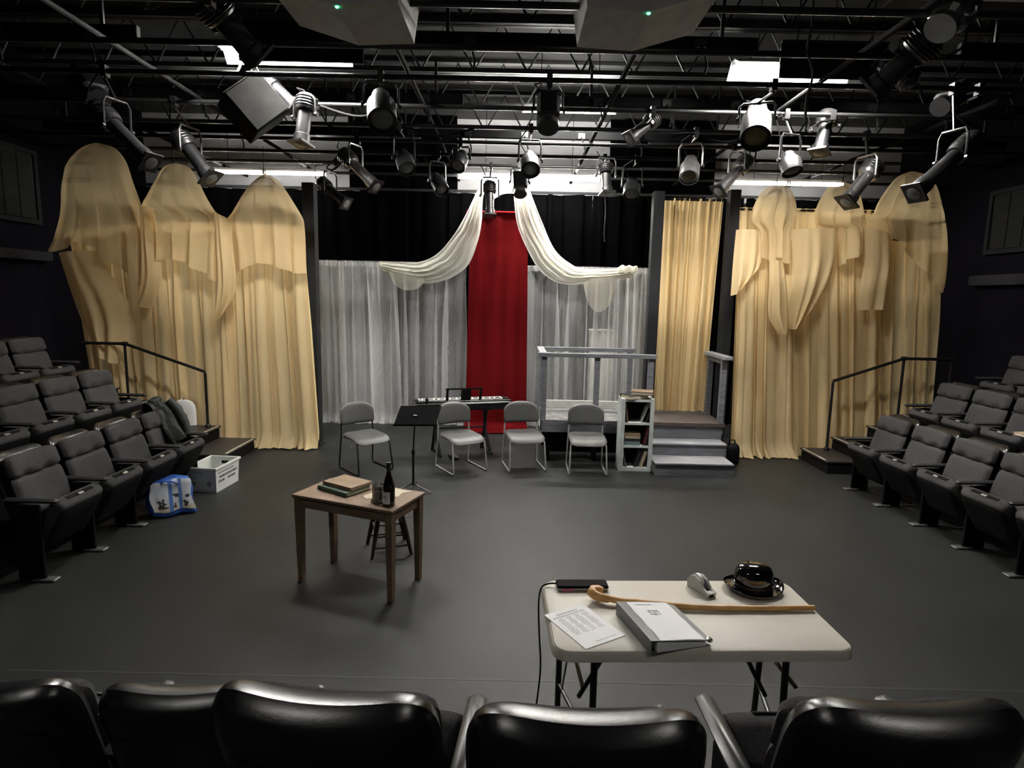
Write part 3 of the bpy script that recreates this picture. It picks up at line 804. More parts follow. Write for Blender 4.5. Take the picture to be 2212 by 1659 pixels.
batten('added unseen fill batten over the seats, left of the camera', -2.75, -1.55, -0.6, 4.33, 'fill_front', wings=2)  # this pair is added fill from behind, no source known there
batten('added unseen fill batten over the seats, right of the camera', 1.95, 3.15, -0.6, 4.33, 'fill_front', wings=2)

def mask_panel(label, x0, x1, y, z0, z1):
    t = thing('mask_panel', label, 'panel', ((x0 + x1) / 2, y, z0))
    MB().box((0, 0, (z1 - z0) / 2), (x1 - x0, 0.02, z1 - z0)).build('board', M['flat_black'], t, 0)
    MB().box((0, -0.004, z1 - z0 + 0.012), (x1 - x0, 0.05, 0.024)).build('top_edge', M['joist'], t, 0)
    for x in (-(x1 - x0) * 0.35, (x1 - x0) * 0.35):
        MB().path([(x, 0, z1 - z0 + 0.02), (x, 0, z1 - z0 + 0.4)], 0.007, 5).build('hanging_wire', M['joist'], t)
        MB().lathe([(0.018, 0), (0.018, 0.012)], 10, along((0, -1, 0), (x, -0.01, z1 - z0 - 0.08))).build('bolt', M['joist'], t)
mask_panel('black mask board above the front left fluorescent batten', -2.45, -1.36, 5.62, 4.205, 4.53)
mask_panel('black mask board above the front right fluorescent batten', 2.39, 3.36, 5.88, 4.245, 4.54)

# two grey loudspeaker cabinets hung close to the camera, chamfered on their outer lower sides
def hung_speaker(label, x, y, z, s):
    t = thing('hanging_loudspeaker', label, 'loudspeaker', (x, y, z), 0, 'pair of hanging grey loudspeakers')
    prof = [(0.30 * s, 0.02), (-0.10 * s, 0.0), (-0.53 * s, 0.125), (-0.55 * s, 0.55), (0.38 * s, 0.55)]
    if s < 0: prof = prof[::-1]
    vs_ = [(px, yy, pz) for yy in (0.0, 0.62) for px, pz in prof]
    fs = [(0, 1, 2, 3, 4), (9, 8, 7, 6, 5)] + [(i, (i + 1) % 5, 5 + (i + 1) % 5, 5 + i)[::-1] for i in range(5)]
    MB().add(vs_, fs).build('cabinet', M['box_grey'], t, 0)
    MB().lathe([(0.011, 0), (0.011, 0.008)], 10, along((0, -0.3, -1), (-0.09 * s, 0.03, 0.004))).build('indicator_lamp', M['led'], t)
    for xx in (-0.25, 0.15):
        MB().path([(xx * s, 0.3, 0.54), (xx * s, 0.3, 1.30)], 0.006, 5).build('hanging_cable', M['joist'], t)
hung_speaker('grey loudspeaker with green lamp at the top left', -1.06, 4.05, 3.985, 1)
hung_speaker('grey loudspeaker with green lamp at the top right', 0.72, 4.05, 3.985, -1)

# ---------------------------------------------------------------- stage lanterns
def lantern(kind, label, tail, head, pipe_z=4.15, finish='black', lens='lens', size=1.0, hang=True):
    """tail / head: world points of the rear cap and of the lens"""
    tail, head = Vector(tail), Vector(head)
    d = (head - tail)
    L = d.length
    d.normalize()
    piv = tail + d * (L * 0.42)
    t = thing('stage_lantern', label, 'stage light', tuple(piv), 0, 'stage lanterns hung on the grid')
    a0 = along(d, tuple(tail - piv))
    s = size
    if kind == 'profile':
        MB().lathe([(0.03 * s, 0), (0.085 * s, 0.015), (0.10 * s, 0.05), (0.10 * s, L * 0.30), (0.088 * s, L * 0.34)], 18, a0).build('lamp_housing', M['black' if finish == 'black' else 'silver'], t)
        for k in range(4):
            MB().lathe([(0.104 * s, L * (0.08 + 0.055 * k)), (0.108 * s, L * (0.095 + 0.055 * k)), (0.104 * s, L * (0.11 + 0.055 * k))], 18, a0).build('cooling_fin', M['black'], t)
        MB().lathe([(0.066 * s, L * 0.33), (0.066 * s, L * 0.80), (0.078 * s, L * 0.82), (0.082 * s, L * 0.985), (0.074 * s, L)], 18, a0).build('barrel', M[finish], t)
        MB().box((0, 0, L * 0.99), (0.19 * s, 0.19 * s, 0.02), a0).build('gel_frame', M['black'], t, 0)
        MB().lathe([(0.062 * s, L * 0.998 + 0.008), (0.03 * s, L + 0.014)], 16, a0).build('lens_glass', M[lens], t)
        wy = 0.135 * s
    elif kind == 'par':
        MB().lathe([(0.03 * s, 0), (0.07 * s, 0.02), (0.085 * s, L * 0.28), (0.115 * s, L * 0.45), (0.115 * s, L), (0.107 * s, L), (0.105 * s, L * 0.93)], 20, a0).build('can', M[finish], t)
        MB().lathe([(0.105 * s, L * 0.9), (0.06 * s, L * 0.96)], 20, a0).build('lens_glass', M[lens], t)
        wy = 0.135 * s
    else:
        MB().box((0, 0, L * 0.42), (0.21 * s, 0.21 * s, L * 0.8), a0, ch=0.03).build('body', M[finish], t, 0.5)
        MB().lathe([(0.09 * s, L * 0.8), (0.10 * s, L * 0.84), (0.10 * s, L), (0.09 * s, L)], 18, a0).build('snout', M[finish], t)
        MB().lathe([(0.088 * s, L * 0.97), (0.04 * s, L * 0.99)], 18, a0).build('lens_glass', M[lens], t)
        wy = 0.135 * s
    sd = d.cross(Vector((0, 0, 1)))
    sd = sd.normalized() if sd.length > 0.05 else Vector((1, 0, 0))
    up = Vector((0, 0, 1))
    if hang:
        top = pipe_z - piv.z - 0.05
        hgt = min(0.26, top)
        y_ = MB()
        y_.path([tuple(sd * wy), tuple(sd * wy + up * hgt * 0.8), tuple(sd * wy * 0.8 + up * hgt), tuple(sd * -wy * 0.8 + up * hgt), tuple(sd * -wy + up * hgt * 0.8), tuple(sd * -wy)], 0.012, 6)
        y_.build('yoke', M['silver' if finish == 'silver' else 'black'], t)
        for q in (1, -1):
            MB().lathe([(0.022, 0), (0.022, 0.025)], 8, along(sd * q, tuple(sd * (q * wy)))).build('yoke_knob', M['black'], t)
        ny = min(py_, key=lambda q: abs(q - piv.y)) - piv.y
        hook = Vector((0, ny, pipe_z - piv.z))
        c = MB().path([tuple(up * hgt), tuple(Vector((0, ny, pipe_z - piv.z - 0.06)))], 0.012, 6)
        c.box(tuple(hook + Vector((0, 0, -0.005))), (0.05, 0.07, 0.10))
        c.build('clamp', M['black'], t, 0)
        MB().path([tuple(Vector(tail - piv) * 0.9), tuple(Vector(tail - piv) * 1.15 + up * 0.02 + sd * 0.05), tuple(sd * 0.13 - d * 0.2 + up * (top * 0.55)), tuple(hook + sd * 0.05 - up * 0.02)], 0.007, 5).build('lamp_cable', M['flat_black'], t)
    return t
lantern('profile', 'long black profile lantern above the far left hood', (-4.001, 6.000, 3.913), (-3.387, 5.800, 3.362))
lantern('profile', 'slim profile lantern tilted over the middle left hood', (-3.752, 6.950, 3.912), (-3.349, 6.850, 3.419), size=1.15)
lantern('profile', 'silver profile lantern left of the cream swag', (-2.231, 8.000, 3.987), (-1.754, 7.800, 3.530), finish='silver')
lantern('profile', 'silver profile lantern in front of the narrow gold curtain', (2.956, 8.000, 4.012), (2.531, 7.800, 3.560), finish='silver')
lantern('profile', 'profile lantern tilted in front of the middle right hood', (4.217, 7.350, 3.854), (3.848, 7.250, 3.370), finish='silver', size=1.15)
lantern('profile', 'long profile lantern tilted in front of the largest right hood', (4.215, 5.800, 3.743), (3.569, 5.600, 3.196))
lantern('profile', 'thick black profile lantern at the top left, aimed right', (-2.190, 4.500, 4.223), (-1.956, 4.800, 3.924), size=1.25)
lantern('profile', 'thick black profile lantern at the top right, aimed left', (2.955, 4.600, 4.126), (2.730, 4.900, 3.826), size=1.2)
lantern('fresnel', 'silver grey lantern in the top right corner with a cable loop', (3.005, 4.400, 4.249), (2.790, 4.300, 4.023), finish='silver')
lantern('par', 'black lantern with a round grey lens beside the left hung speaker', (-1.275, 5.900, 4.031), (-1.196, 5.600, 3.717), size=1.15)
lantern('par', 'par can with a grey lens right of the silver left lantern', (-1.409, 7.700, 3.935), (-1.307, 7.500, 3.690), size=0.95)
lantern('par', 'small black par can left of the ceiling peak', (-1.143, 8.700, 3.861), (-1.009, 8.500, 3.619), size=0.9)
lantern('par', 'black par can with grey lens right of the peak', (0.153, 7.800, 3.956), (0.168, 7.500, 3.709))
lantern('profile', 'black lantern hanging straight down beside the dangling cable', (1.218, 8.600, 4.048), (1.240, 8.500, 3.627))
lantern('par', 'par can with pale lens over the right white sheer', (1.689, 9.100, 3.931), (1.650, 8.900, 3.676), size=1.05)
lantern('par', 'silver lantern with brown lens above the narrow gold curtain', (2.109, 7.600, 3.908), (2.040, 7.400, 3.642), finish='silver', lens='amber_lens', size=1.0)
lantern('fresnel', 'square black lantern above and right of the peak', (0.284, 6.000, 4.064), (0.282, 5.800, 3.745))
lantern('par', 'large black lantern with yellow rim over the right stage', (2.372, 6.300, 4.129), (2.227, 5.900, 3.712), lens='amber_lens', size=1.2)
lantern('profile', 'black lantern hanging vertically right of the hung loudspeaker box', (-2.085, 6.300, 4.141), (-2.129, 6.200, 3.647))
lantern('profile', 'dim lantern behind the top of the left pillar', (-2.901, 9.200, 3.831), (-2.457, 9.000, 3.492))
lantern('profile', 'black lantern hanging straight down in front of the peak', (-0.390, 9.200, 3.881), (-0.378, 9.100, 3.378), size=0.95)
lantern('fresnel', 'dark square lantern at the top of the right cream swag', (0.038, 9.400, 4.034), (0.064, 9.200, 3.706))
lantern('fresnel', 'black lantern near the left wall with a grey glass', (-4.515, 6.600, 4.400), (-4.156, 6.300, 4.043), size=1.1)
lantern('profile', 'dark lantern bundle right of the front right batten', (3.326, 6.800, 4.241), (3.219, 6.700, 3.790))
lantern('profile', 'black lantern aimed left beside the front right mask board', (3.342, 5.400, 4.057), (3.162, 5.600, 4.310), size=0.9)
lantern('par', 'black lantern half hidden at the right over the curtains', (2.789, 6.500, 3.735), (2.819, 6.400, 3.523), size=0.9)
lantern('profile', 'black lantern left of the front left batten', (-2.580, 6.500, 4.372), (-2.234, 6.400, 4.050), size=0.85)
lantern('par', 'small black lantern above the left white sheer', (-0.703, 8.200, 4.052), (-0.756, 8.000, 3.836), size=0.9)
lantern('profile', 'dim black lantern above the right sheer near mid ceiling', (1.542, 7.000, 4.215), (1.229, 6.900, 3.941), size=0.9)
lantern('fresnel', 'dim black lantern over the right seats', (4.312, 6.200, 4.300), (3.977, 6.000, 4.055), size=0.9)

# hung loudspeaker box turned on its corner
bx = (-2.498, 6.000, 3.926)
t = thing('hung_loudspeaker_box', 'dark box loudspeaker tilted on its corner, upper left', 'loudspeaker', bx)
rot = Matrix.Rotation(0.72, 4, 'Y') @ Matrix.Rotation(-0.5, 4, 'X') @ Matrix.Rotation(0.35, 4, 'Z')
MB().box((0, 0, 0), (0.42, 0.34, 0.42), rot, ch=0.01).build('cabinet', M['flat_black'], t, 0.5)
MB().box((0, -0.175, 0), (0.38, 0.012, 0.38), rot).build('grille', M['grille'], t, 0)
MB().path([tuple(rot @ Vector((-0.2, 0, 0.2))), (-0.05, 0, 0.5), tuple(rot @ Vector((0.2, 0, 0.2)))], 0.01, 6).build('bracket', M['black'], t)
MB().path([(-0.05, 0, 0.49), (-0.05, 5.78 - bx[1], 4.15 - bx[2])], 0.012, 6).build('hanging_arm', M['black'], t)

# cables
def cable(label, pts, r=0.008, m='flat_black'):
    dense = [tuple(smooth_poly(pts, k / 24)) for k in range(25)]
    return tag(MB().path(dense, r, 6).build('cable', M[m]), label, 'cable')
cable('pale cable dangling straight down over the right white sheer', [(1.229, 8.600, 3.631), (1.246, 8.600, 3.384), (1.238, 8.600, 3.133), (1.250, 8.600, 2.995)], 0.007, 'joist')
cable('pale cable hanging from the ceiling at the upper right', [(2.245, 5.000, 4.572), (2.256, 5.000, 4.341), (2.238, 5.000, 4.140), (2.297, 5.000, 3.972), (2.263, 5.000, 3.783), (2.270, 5.000, 3.628)], 0.010, 'joist')
cable('cable loop hanging below the top right lantern', [(3.126, 4.600, 4.281), (3.174, 4.600, 4.160), (3.164, 4.600, 4.037), (3.040, 4.600, 3.967), (2.971, 4.600, 3.996)], 0.009, 'joist')
cable('cable loop under the pipe at the top left', [(-2.725, 4.600, 4.247), (-2.669, 4.600, 4.193), (-2.605, 4.600, 4.176), (-2.530, 4.600, 4.220)], 0.009, 'joist')
cable('pale cable draped beside the silver right lantern', [(2.929, 7.900, 4.157), (2.918, 7.900, 4.001), (2.820, 7.900, 3.910), (2.770, 7.900, 3.964), (2.865, 7.900, 3.776)], 0.008, 'joist')
cable('cable looping left of the silver left lantern', [(-2.191, 7.900, 3.999), (-2.298, 7.900, 3.868), (-2.394, 7.900, 3.771), (-2.301, 7.900, 3.750), (-2.205, 7.900, 3.842)], 0.009, 'joist')
cable('cable sagging below the pipe at the centre left of the ceiling', [(-2.05, 6.60, 4.13), (-1.65, 6.58, 4.03), (-1.25, 6.60, 4.13)], 0.010, 'joist')
cable('cable swag along the mid stage pipe on the right', [(1.2, 7.33, 4.13), (1.6, 7.30, 4.02), (2.0, 7.33, 4.12), (2.4, 7.30, 4.03), (2.7, 7.33, 4.13)], 0.010)
cable('cable swag along the mid stage pipe on the left', [(-2.2, 7.33, 4.13), (-1.8, 7.30, 4.02), (-1.3, 7.33, 4.12), (-0.9, 7.30, 4.03), (-0.5, 7.33, 4.13)], 0.010)

# ================================================================ theatre seats
def make_seat(both_arms=False, tall=False):
    t = thing('theatre_seat', 'seat', 'seat')
    tilt = math.radians(17)
    def place(yc, zc, curve):
        def fn(q):
            x, y, z = q
            y = y * (1 + (0.6 * max(0.0, z / 0.33) ** 2 if zc == 0.676 else 0)) - curve * (1 - (x / 0.26) ** 2)
            yy = yc + y * math.cos(tilt) - z * math.sin(tilt)
            zz = zc + y * math.sin(tilt) + z * math.cos(tilt)
            return (x, yy, zz)
        return fn
    # black moulded back shell with a rolled rim
    if tall:
        MB().pillow(0.266, 0.328, 0.060, place(-0.272, 0.676, 0.045), corner=0.12, p=8, edge=5, nx=24, nz=26).build('back_shell', M['plastic'], t, 1.2)
    else:
        MB().pillow(0.262, 0.305, 0.046, place(-0.285, 0.664, 0.045), corner=0.12, p=8, edge=6, nx=16, nz=16).build('back_shell', M['plastic'], t, 1.2)
    MB().pillow(0.205, 0.225, 0.010, place(-0.333, 0.632, 0.045), corner=0.08, p=8, edge=10, nx=10, nz=10).build('back_panel', M['plastic'], t, 1.2)
    def tuft(q):
        x, y, z = q
        d = sum(math.exp(-(((x - sx_ * 0.11) / 0.05) ** 2 + ((z + 0.078) / 0.035) ** 2)) for sx_ in (-1, 1))
        return (x, y - 0.03 * d if y > 0 else y, z)
    up_ = place(-0.246, 0.826 if tall else 0.850, 0.030)
    MB().pillow(0.248, 0.092, 0.052, lambda q: up_(tuft(q)), corner=0.08, p=7, edge=6, nx=18, nz=14).build('back_cushion', M['seat_fabric'], t, 1.2)
    MB().pillow(0.248, 0.160, 0.044, place(-0.185, 0.620, 0.030), corner=0.04, p=8, edge=8, nx=14, nz=10).build('lumbar_cushion', M['seat_fabric'], t, 1.2)
    # tipped-up seat pan
    a = math.radians(60)
    def pan(q):
        x, y, z = q
        return (x, -0.005 + z * math.cos(a) - y * math.sin(a), 0.415 + z * math.sin(a) + y * math.cos(a))
    sp = MB().pillow(0.250, 0.215, 0.062, pan, corner=0.04, p=8, edge=12, nx=16, nz=14).build('seat_pan', M['seat_fabric'], t, 1.2)
    MB().pillow(0.236, 0.198, 0.018, lambda q: pan((q[0], q[1] - 0.056, q[2] - 0.018)), corner=0.07, p=7, edge=8, nx=10, nz=8).build('pan_underside', M['flat_black'], sp, 1.2)
    MB().box((0, -0.004, 0.213), (0.28, 0.030, 0.006), Matrix.Translation((0, -0.005, 0.415)) @ Matrix.Rotation(a - PI / 2, 4, 'X')).build('channel', M['flat_black'], sp, 0)
    q = pan((0, -0.006, 0.2175))
    MB().box((0, 0, 0), (0.055, 0.022, 0.006), Matrix.Translation(q) @ Matrix.Rotation(a - PI / 2, 4, 'X')).build('number_plate', M['plate'], sp, 0)
    for s in ((-1, 1) if both_arms else (1,)):
        x = s * 0.280
        MB().box((x, -0.06, 0.628), (0.058, 0.40, 0.034), ch=0.014).build('armrest', M['armrest'], t, 0.7)
        st = MB().box((x, -0.10, 0.30), (0.030, 0.20, 0.59), ch=0.006).build('stanchion', M['flat_black'], t, 0.5)
        MB().box((x, 0.0, 0.010), (0.075, 0.17, 0.020), ch=0.006).build('foot_plate', M['foot'], st, 0.5)
    return t

seat_one = make_seat(False)
seat_end = make_seat(True)
seat_tall = make_seat(False, True)
seat_tall_end = make_seat(True, True)
used = {'a': False, 'b': False, 'c': False, 'd': False}
def place_seat(loc, rz, label, group, end=False, recline=0.0, tall=False):
    key = ('d' if end else 'c') if tall else ('b' if end else 'a')
    src = {'a': seat_one, 'b': seat_end, 'c': seat_tall, 'd': seat_tall_end}[key]
    o = src if not used[key] else copy_tree(src)
    used[key] = True
    o.location = loc
    o.rotation_euler = (recline, 0, rz)
    return tag(o, label, 'seat', group)

# left bank, facing right; listed from the stair towards the camera
rows_left = [
    (-3.50, 0.0, [6.24, 5.69, 5.13, 4.58], 'front row', ['under the dark jacket', 'second from the jacket end', 'third from the jacket end', 'nearest the camera']),
    (-4.45, 0.34, [6.72, 6.17, 5.61, 5.06], 'middle row', ['nearest the left handrail', 'second from the handrail', 'third from the handrail', 'cut by the picture edge']),
    (-5.40, 0.68, [6.98, 6.43], 'back row', ['with the rounded top showing', 'at the picture edge']),
]
for x, z, ys, rn, tx in rows_left:
    for k, y in enumerate(ys):
        place_seat((x, y, z), -PI / 2, 'grey tip-up seat in the left bank, %s, %s' % (rn, tx[k]), 'tip-up seats in the left bank', end=(k == 0))
rows_right = [
    (4.10, 0.0, [6.70, 6.13, 5.56, 5.00, 4.44], 0.045, 'front row', ['nearest the stair', 'second from the stair', 'third from the stair', 'fourth from the stair', 'fifth from the stair']),
    (5.06, 0.34, [7.14, 6.59, 6.03, 5.47], 0.03, 'middle row', ['nearest the handrail', 'second from the handrail', 'third from the handrail', 'at the picture edge']),
    (6.02, 0.68, [7.30, 6.75], 0.02, 'back row', ['with only its pan edge showing', 'at the picture edge']),
]
for x, z, ys, a, rn, tx in rows_right:
    for k, y in enumerate(ys):
        place_seat((x + (ys[0] - y) * a * 1.1, y, z), PI / 2 + a, 'grey tip-up seat in the right bank, %s, %s' % (rn, tx[k]), 'tip-up seats in the right bank', end=(k == len(ys) - 1))
# the row in front of the camera, seen from behind
for x, y, z, rz, rec, tx in ((-1.64, 2.09, -0.0, 0.05, 0.0, 'leftmost, cut by the picture edge'), (-1.03, 2.09, -0.0, 0.03, 0.0, 'second from the left'), (-0.375, 1.575, 0.36, -0.09, 0.0, 'tilted back, third from the left'),
                             (0.185, 1.53, 0.36, -0.02, 0.0, 'in front of the folding table, beside the armrest'), (0.895, 1.58, 0.36, 0.02, 0.0, 'rightmost')):
    place_seat((x, y, z), rz, 'black backed seat seen from behind, %s' % tx, 'seats in front of the camera', end=(x > 0.8), recline=rec, tall=True)

# ================================================================ stage chairs
def make_chair(frame, name='stacking_chair'):
    t = thing(name, 'chair', 'chair')
    def back(q):
        x, y, z = q
        v = max(0.0, z / 0.135)
        x = x * math.sqrt(max(0.0, 1 - 0.86 * v ** 2.6))
        y = y - 0.05 * (1 - (x / 0.235) ** 2)
        return (x, -0.225 + y - z * 0.17, 0.690 + z)
    MB().pillow(0.238, 0.138, 0.028, back, corner=0.05, p=6, edge=8, nx=20, nz=16).build('backrest', M['chair'], t, 1.2)
    def seat(q):
        x, y, z = q     # z runs front to back here
        dip = -0.018 * (1 - (x / 0.23) ** 2) * (1 - (z / 0.24) ** 2)
        fr = -0.055 * max(0, z / 0.225) ** 3
        return (x, z + 0.01, 0.435 + y + dip + fr + 0.02 * max(0, -z / 0.225) ** 3)
    MB().pillow(0.238, 0.228, 0.026, seat, corner=0.10, p=6, edge=7, nx=18, nz=16).build('seat', M['chair'], t, 1.2)
    for s in (-1, 1):
        pts = [(s * 0.20, -0.262, 0.73), (s * 0.215, -0.232, 0.60), (s * 0.225, -0.225, 0.42), (s * 0.235, -0.268, 0.05), (s * 0.235, -0.262, 0.018), (s * 0.235, -0.235, 0.011),
               (s * 0.235, 0.215, 0.011), (s * 0.235, 0.245, 0.018), (s * 0.234, 0.250, 0.05), (s * 0.222, 0.195, 0.37), (s * 0.21, 0.17, 0.412), (s * 0.205, 0.10, 0.418), (s * 0.205, -0.18, 0.415)]
        MB().path(pts, 0.0105, 8).build('sled_leg', M[frame], t)
    MB().path([(-0.205, 0.06, 0.412), (0.205, 0.06, 0.412)], 0.009, 6).build('crossbar', M[frame], t)
    MB().path([(-0.205, -0.15, 0.412), (0.205, -0.15, 0.412)], 0.009, 6).build('crossbar', M[frame], t)
    return t
c_dark = make_chair('black')
c_dark.location = (-1.83, 7.42, 0)
c_dark.rotation_euler = (0, 0, PI + math.radians(42))
tag(c_dark, 'grey stacking chair with black legs, left of the music stand', 'chair', 'grey stacking chairs in a row')
c0 = make_chair('leg_grey')
for k, (x, y, rz, lb) in enumerate(((-0.63, 7.52, PI + math.radians(32), 'grey stacking chair with chrome legs partly behind the music stand'),
                                    (0.175, 7.66, PI + math.radians(11), 'grey stacking chair with chrome legs in front of the red cloth'),
                                    (0.98, 7.56, PI - math.radians(1), 'grey stacking chair with chrome legs beside the small bookshelf'))):
    o = c0 if k == 0 else copy_tree(c0)
    o.location = (x, y, 0)
    o.rotation_euler = (0, 0, rz)
    tag(o, lb, 'chair', 'grey stacking chairs in a row')

# ================================================================ music stand
t = thing('music_stand', 'black music stand with a flat desk beside the chairs', 'music stand', (-1.10, 6.62, 0))
rot = Matrix.Translation((0.05, 0.02, 0.86)) @ Matrix.Rotation(0.10, 4, 'Z') @ Matrix.Rotation(math.radians(-38), 4, 'X')
sk = Matrix.Identity(4)
sk[0][2] = 0.28
vs_ = []
dk = MB().box((0, 0, 0), (0.46, 0.012, 0.245), rot @ sk).build('desk', M['flat_black'], t, 0)
MB().box((0, -0.02, -0.125), (0.46, 0.04, 0.008), rot @ sk).build('lip', M['flat_black'], t, 0)
MB().path([(0, 0, 0.06), (0, 0, 0.45)], 0.013, 8).build('lower_pole', M['black'], t)
MB().path([(0, 0, 0.45), (0.02, 0.01, 0.86)], 0.009, 8).build('upper_pole', M['black'], t)
MB().lathe([(0.02, 0.42), (0.02, 0.47)], 10).build('clutch', M['black'], t)
MB().box((0.02, 0.015, 0.85), (0.06, 0.04, 0.05), ch=0.01).build('tilt_joint', M['black'], t, 0.5)
for k in range(3):
    a = -0.5 + k * 2 * PI / 3
    MB().path([(0, 0, 0.085), (0.10 * math.cos(a), 0.10 * math.sin(a), 0.05), (0.25 * math.cos(a), 0.25 * math.sin(a), 0.012)], 0.010, 6).build('foot', M['black'], t)
MB().lathe([(0.014, 0.97), (0.02, 1.0), (0.012, 1.04)], 10, Matrix.Translation((0.14, 0.10, 0.01))).build('clip', M['black'], t)

# ================================================================ digital piano on its stand
t = thing('digital_piano', 'black digital piano with white keys in front of the red cloth', 'piano', (-0.70, 8.36, 0), math.radians(17))
body = MB().box((0, -0.02, 0.690), (1.38, 0.32, 0.115), ch=0.018).build('body', M['plastic'], t, 0.5)
MB().box((0, -0.12, 0.757), (1.36, 0.06, 0.022), ch=0.006).build('control_panel', M['plastic'], t, 0.5)
kb = MB()
n = 52
for k in range(n):
    kb.box((-0.60 + 1.20 * (k + 0.5) / n, 0.075, 0.756), (1.20 / n - 0.002, 0.145, 0.018))
tag(kb.build('white_keys', M['keys'], t, 0), kind='stuff')
bk = MB()
for k in range(n - 1):
    if k % 7 not in (1, 4):
        bk.box((-0.60 + 1.20 * (k + 1) / n, 0.045, 0.769), (0.008, 0.060, 0.012))
tag(bk.build('black_keys', M['flat_black'], t, 0), kind='stuff')
for x in (-0.645, 0.645):
    MB().box((x, 0.05, 0.762), (0.05, 0.19, 0.03), ch=0.006).build('end_block', M['plastic'], t, 0.5)
rest = MB()
rest.bar((-0.235, -0.10, 0.77), (-0.235, -0.15, 0.93), 0.035, 0.012, (0, 1, 0)).bar((0.235, -0.10, 0.77), (0.235, -0.15, 0.93), 0.035, 0.012, (0, 1, 0))
rest.bar((0.03, -0.10, 0.77), (0.03, -0.15, 0.93), 0.14, 0.012, (0, 1, 0)).bar((-0.26, -0.152, 0.935), (0.26, -0.152, 0.935), 0.012, 0.022)
rest.build('music_rest', M['plastic'], t, 0)
for x in (-0.38, 0.34):
    MB().path([(x, 0, 0.63), (x, 0, 0.50), (x - 0.005, -0.02, 0.33), (x + 0.04, -0.16, 0.02)], [0.05, 0.030, 0.024, 0.026], 8).build('stand_column', M['black'], t)
    MB().path([(x, 0, 0.40), (x - 0.02, 0.12, 0.02)], 0.022, 8).build('stand_leg', M['black'], t)
    MB().box((x, 0, 0.625), (0.12, 0.26, 0.02)).build('support_plate', M['black'], t, 0)
    MB().path([(x + 0.04, -0.24, 0.018), (x + 0.02, 0.24, 0.018)], 0.018, 8).build('floor_bar', M['black'], t)
MB().path([(-0.38, 0, 0.36), (0.34, 0, 0.36)], 0.014, 8).build('stand_brace', M['black'], t)
t = thing('sustain_pedal', 'small sustain pedal with a bright plate under the digital piano', 'pedal', (-0.78, 8.02, 0.0), 0.5)
MB().box((0, 0, 0.02), (0.09, 0.20, 0.04), ch=0.01).build('pedal_base', M['plastic'], t, 0.5)
MB().box((0, -0.05, 0.052), (0.055, 0.14, 0.012), Matrix.Rotation(0.12, 4, 'X')).build('foot_plate', M['chrome'], t, 0)

# ================================================================ grey platform with railings and steps
t = thing('stage_platform', 'grey painted stage platform with railings and front steps', 'platform', (0, 0, 0))
MB().box((1.12, 8.50, 0.545), (1.34, 1.02, 0.05)).build('deck_board', M['platform_top'], t, 0)
MB().box((2.36, 8.50, 0.53), (1.10, 0.92, 0.05)).build('landing', M['landing'], t, 0)
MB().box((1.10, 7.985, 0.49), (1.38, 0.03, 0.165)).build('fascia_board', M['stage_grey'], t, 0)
MB().box((0.44, 8.5, 0.49), (0.03, 1.0, 0.165)).build('fascia_board', M['stage_grey'], t, 0)
MB().box((1.10, 8.93, 0.625), (1.26, 0.04, 0.115)).build('back_kerb', M['white_board'], t, 0)
MB().box((1.10, 8.40, 0.24), (1.20, 0.03, 0.42)).build('shade_board', M['flat_black'], t, 0)  # black board standing in for the shade in the open space below
for x in (0.50, 1.14, 1.74):
    for y in (8.08, 8.90):
        MB().box((x, y, 0.26), (0.07, 0.07, 0.52)).build('support_leg', M['flat_black'], t, 0)
# steps: (front y, top z)
xa, xb = 1.83, 2.88
for k, (yf, yb, z0, z1, x1) in enumerate(((7.40, 7.78, 0.0, 0.165, 2.83), (7.78, 8.06, 0.165, 0.33, 2.86), (8.06, 8.9, 0.33, 0.525, 2.88))):
    s = MB().box(((xa + x1) / 2, yf + 0.012, (z1 - 0.02) / 2 if k == 0 else (z0 + z1 - 0.02) / 2 - 0.02), (x1 - xa, 0.024, (z1 - z0) - 0.0)).build('step_riser', M['stage_grey'], t, 0)
    if k < 2:
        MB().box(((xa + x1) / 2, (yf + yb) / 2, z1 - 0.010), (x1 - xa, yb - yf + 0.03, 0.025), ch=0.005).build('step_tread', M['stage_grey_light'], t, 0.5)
    MB().box((x1 - 0.012, (yf + 8.9) / 2 + 0.02, z1 / 2 - 0.015), (0.024, 8.9 - yf - 0.04, z1 - 0.05)).build('side_board', M['stage_grey'], t, 0)
    MB().box((xa + 0.012, (yf + 8.9) / 2 + 0.02, z1 / 2 - 0.015), (0.024, 8.9 - yf - 0.04, z1 - 0.05)).build('side_board', M['stage_grey'], t, 0)
# railings
zr = 1.45
def post(x, y, z0, z1, w=0.07):
    MB().box((x, y, (z0 + z1) / 2), (w, w, z1 - z0)).build('rail_post', M['stage_grey'], t, 0)
for x in (0.43, 1.14, 1.86):
    post(x, 8.04, 0.42, zr - 0.02)
for x in (0.45, 1.76):
    post(x, 8.98, 0.57, zr - 0.02)
MB().box((1.13, 8.03, zr), (1.58, 0.10, 0.055), ch=0.004).build('top_rail', M['stage_grey'], t, 0)
MB().box((1.12, 9.00, zr), (1.42, 0.09, 0.055), ch=0.004).build('top_rail', M['stage_grey'], t, 0)
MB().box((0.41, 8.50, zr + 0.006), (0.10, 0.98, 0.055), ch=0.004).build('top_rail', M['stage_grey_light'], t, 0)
post(2.86, 8.10, 0.40, zr - 0.02)
post(2.90, 8.78, 0.40, zr - 0.02)
MB().box((2.88, 8.42, zr), (0.12, 0.86, 0.05), ch=0.004).build('top_rail', M['stage_grey_light'], t, 0)
MB().box((2.885, 8.44, zr - 0.06), (0.04, 0.62, 0.07)).build('under_rail', M['stage_grey'], t, 0)

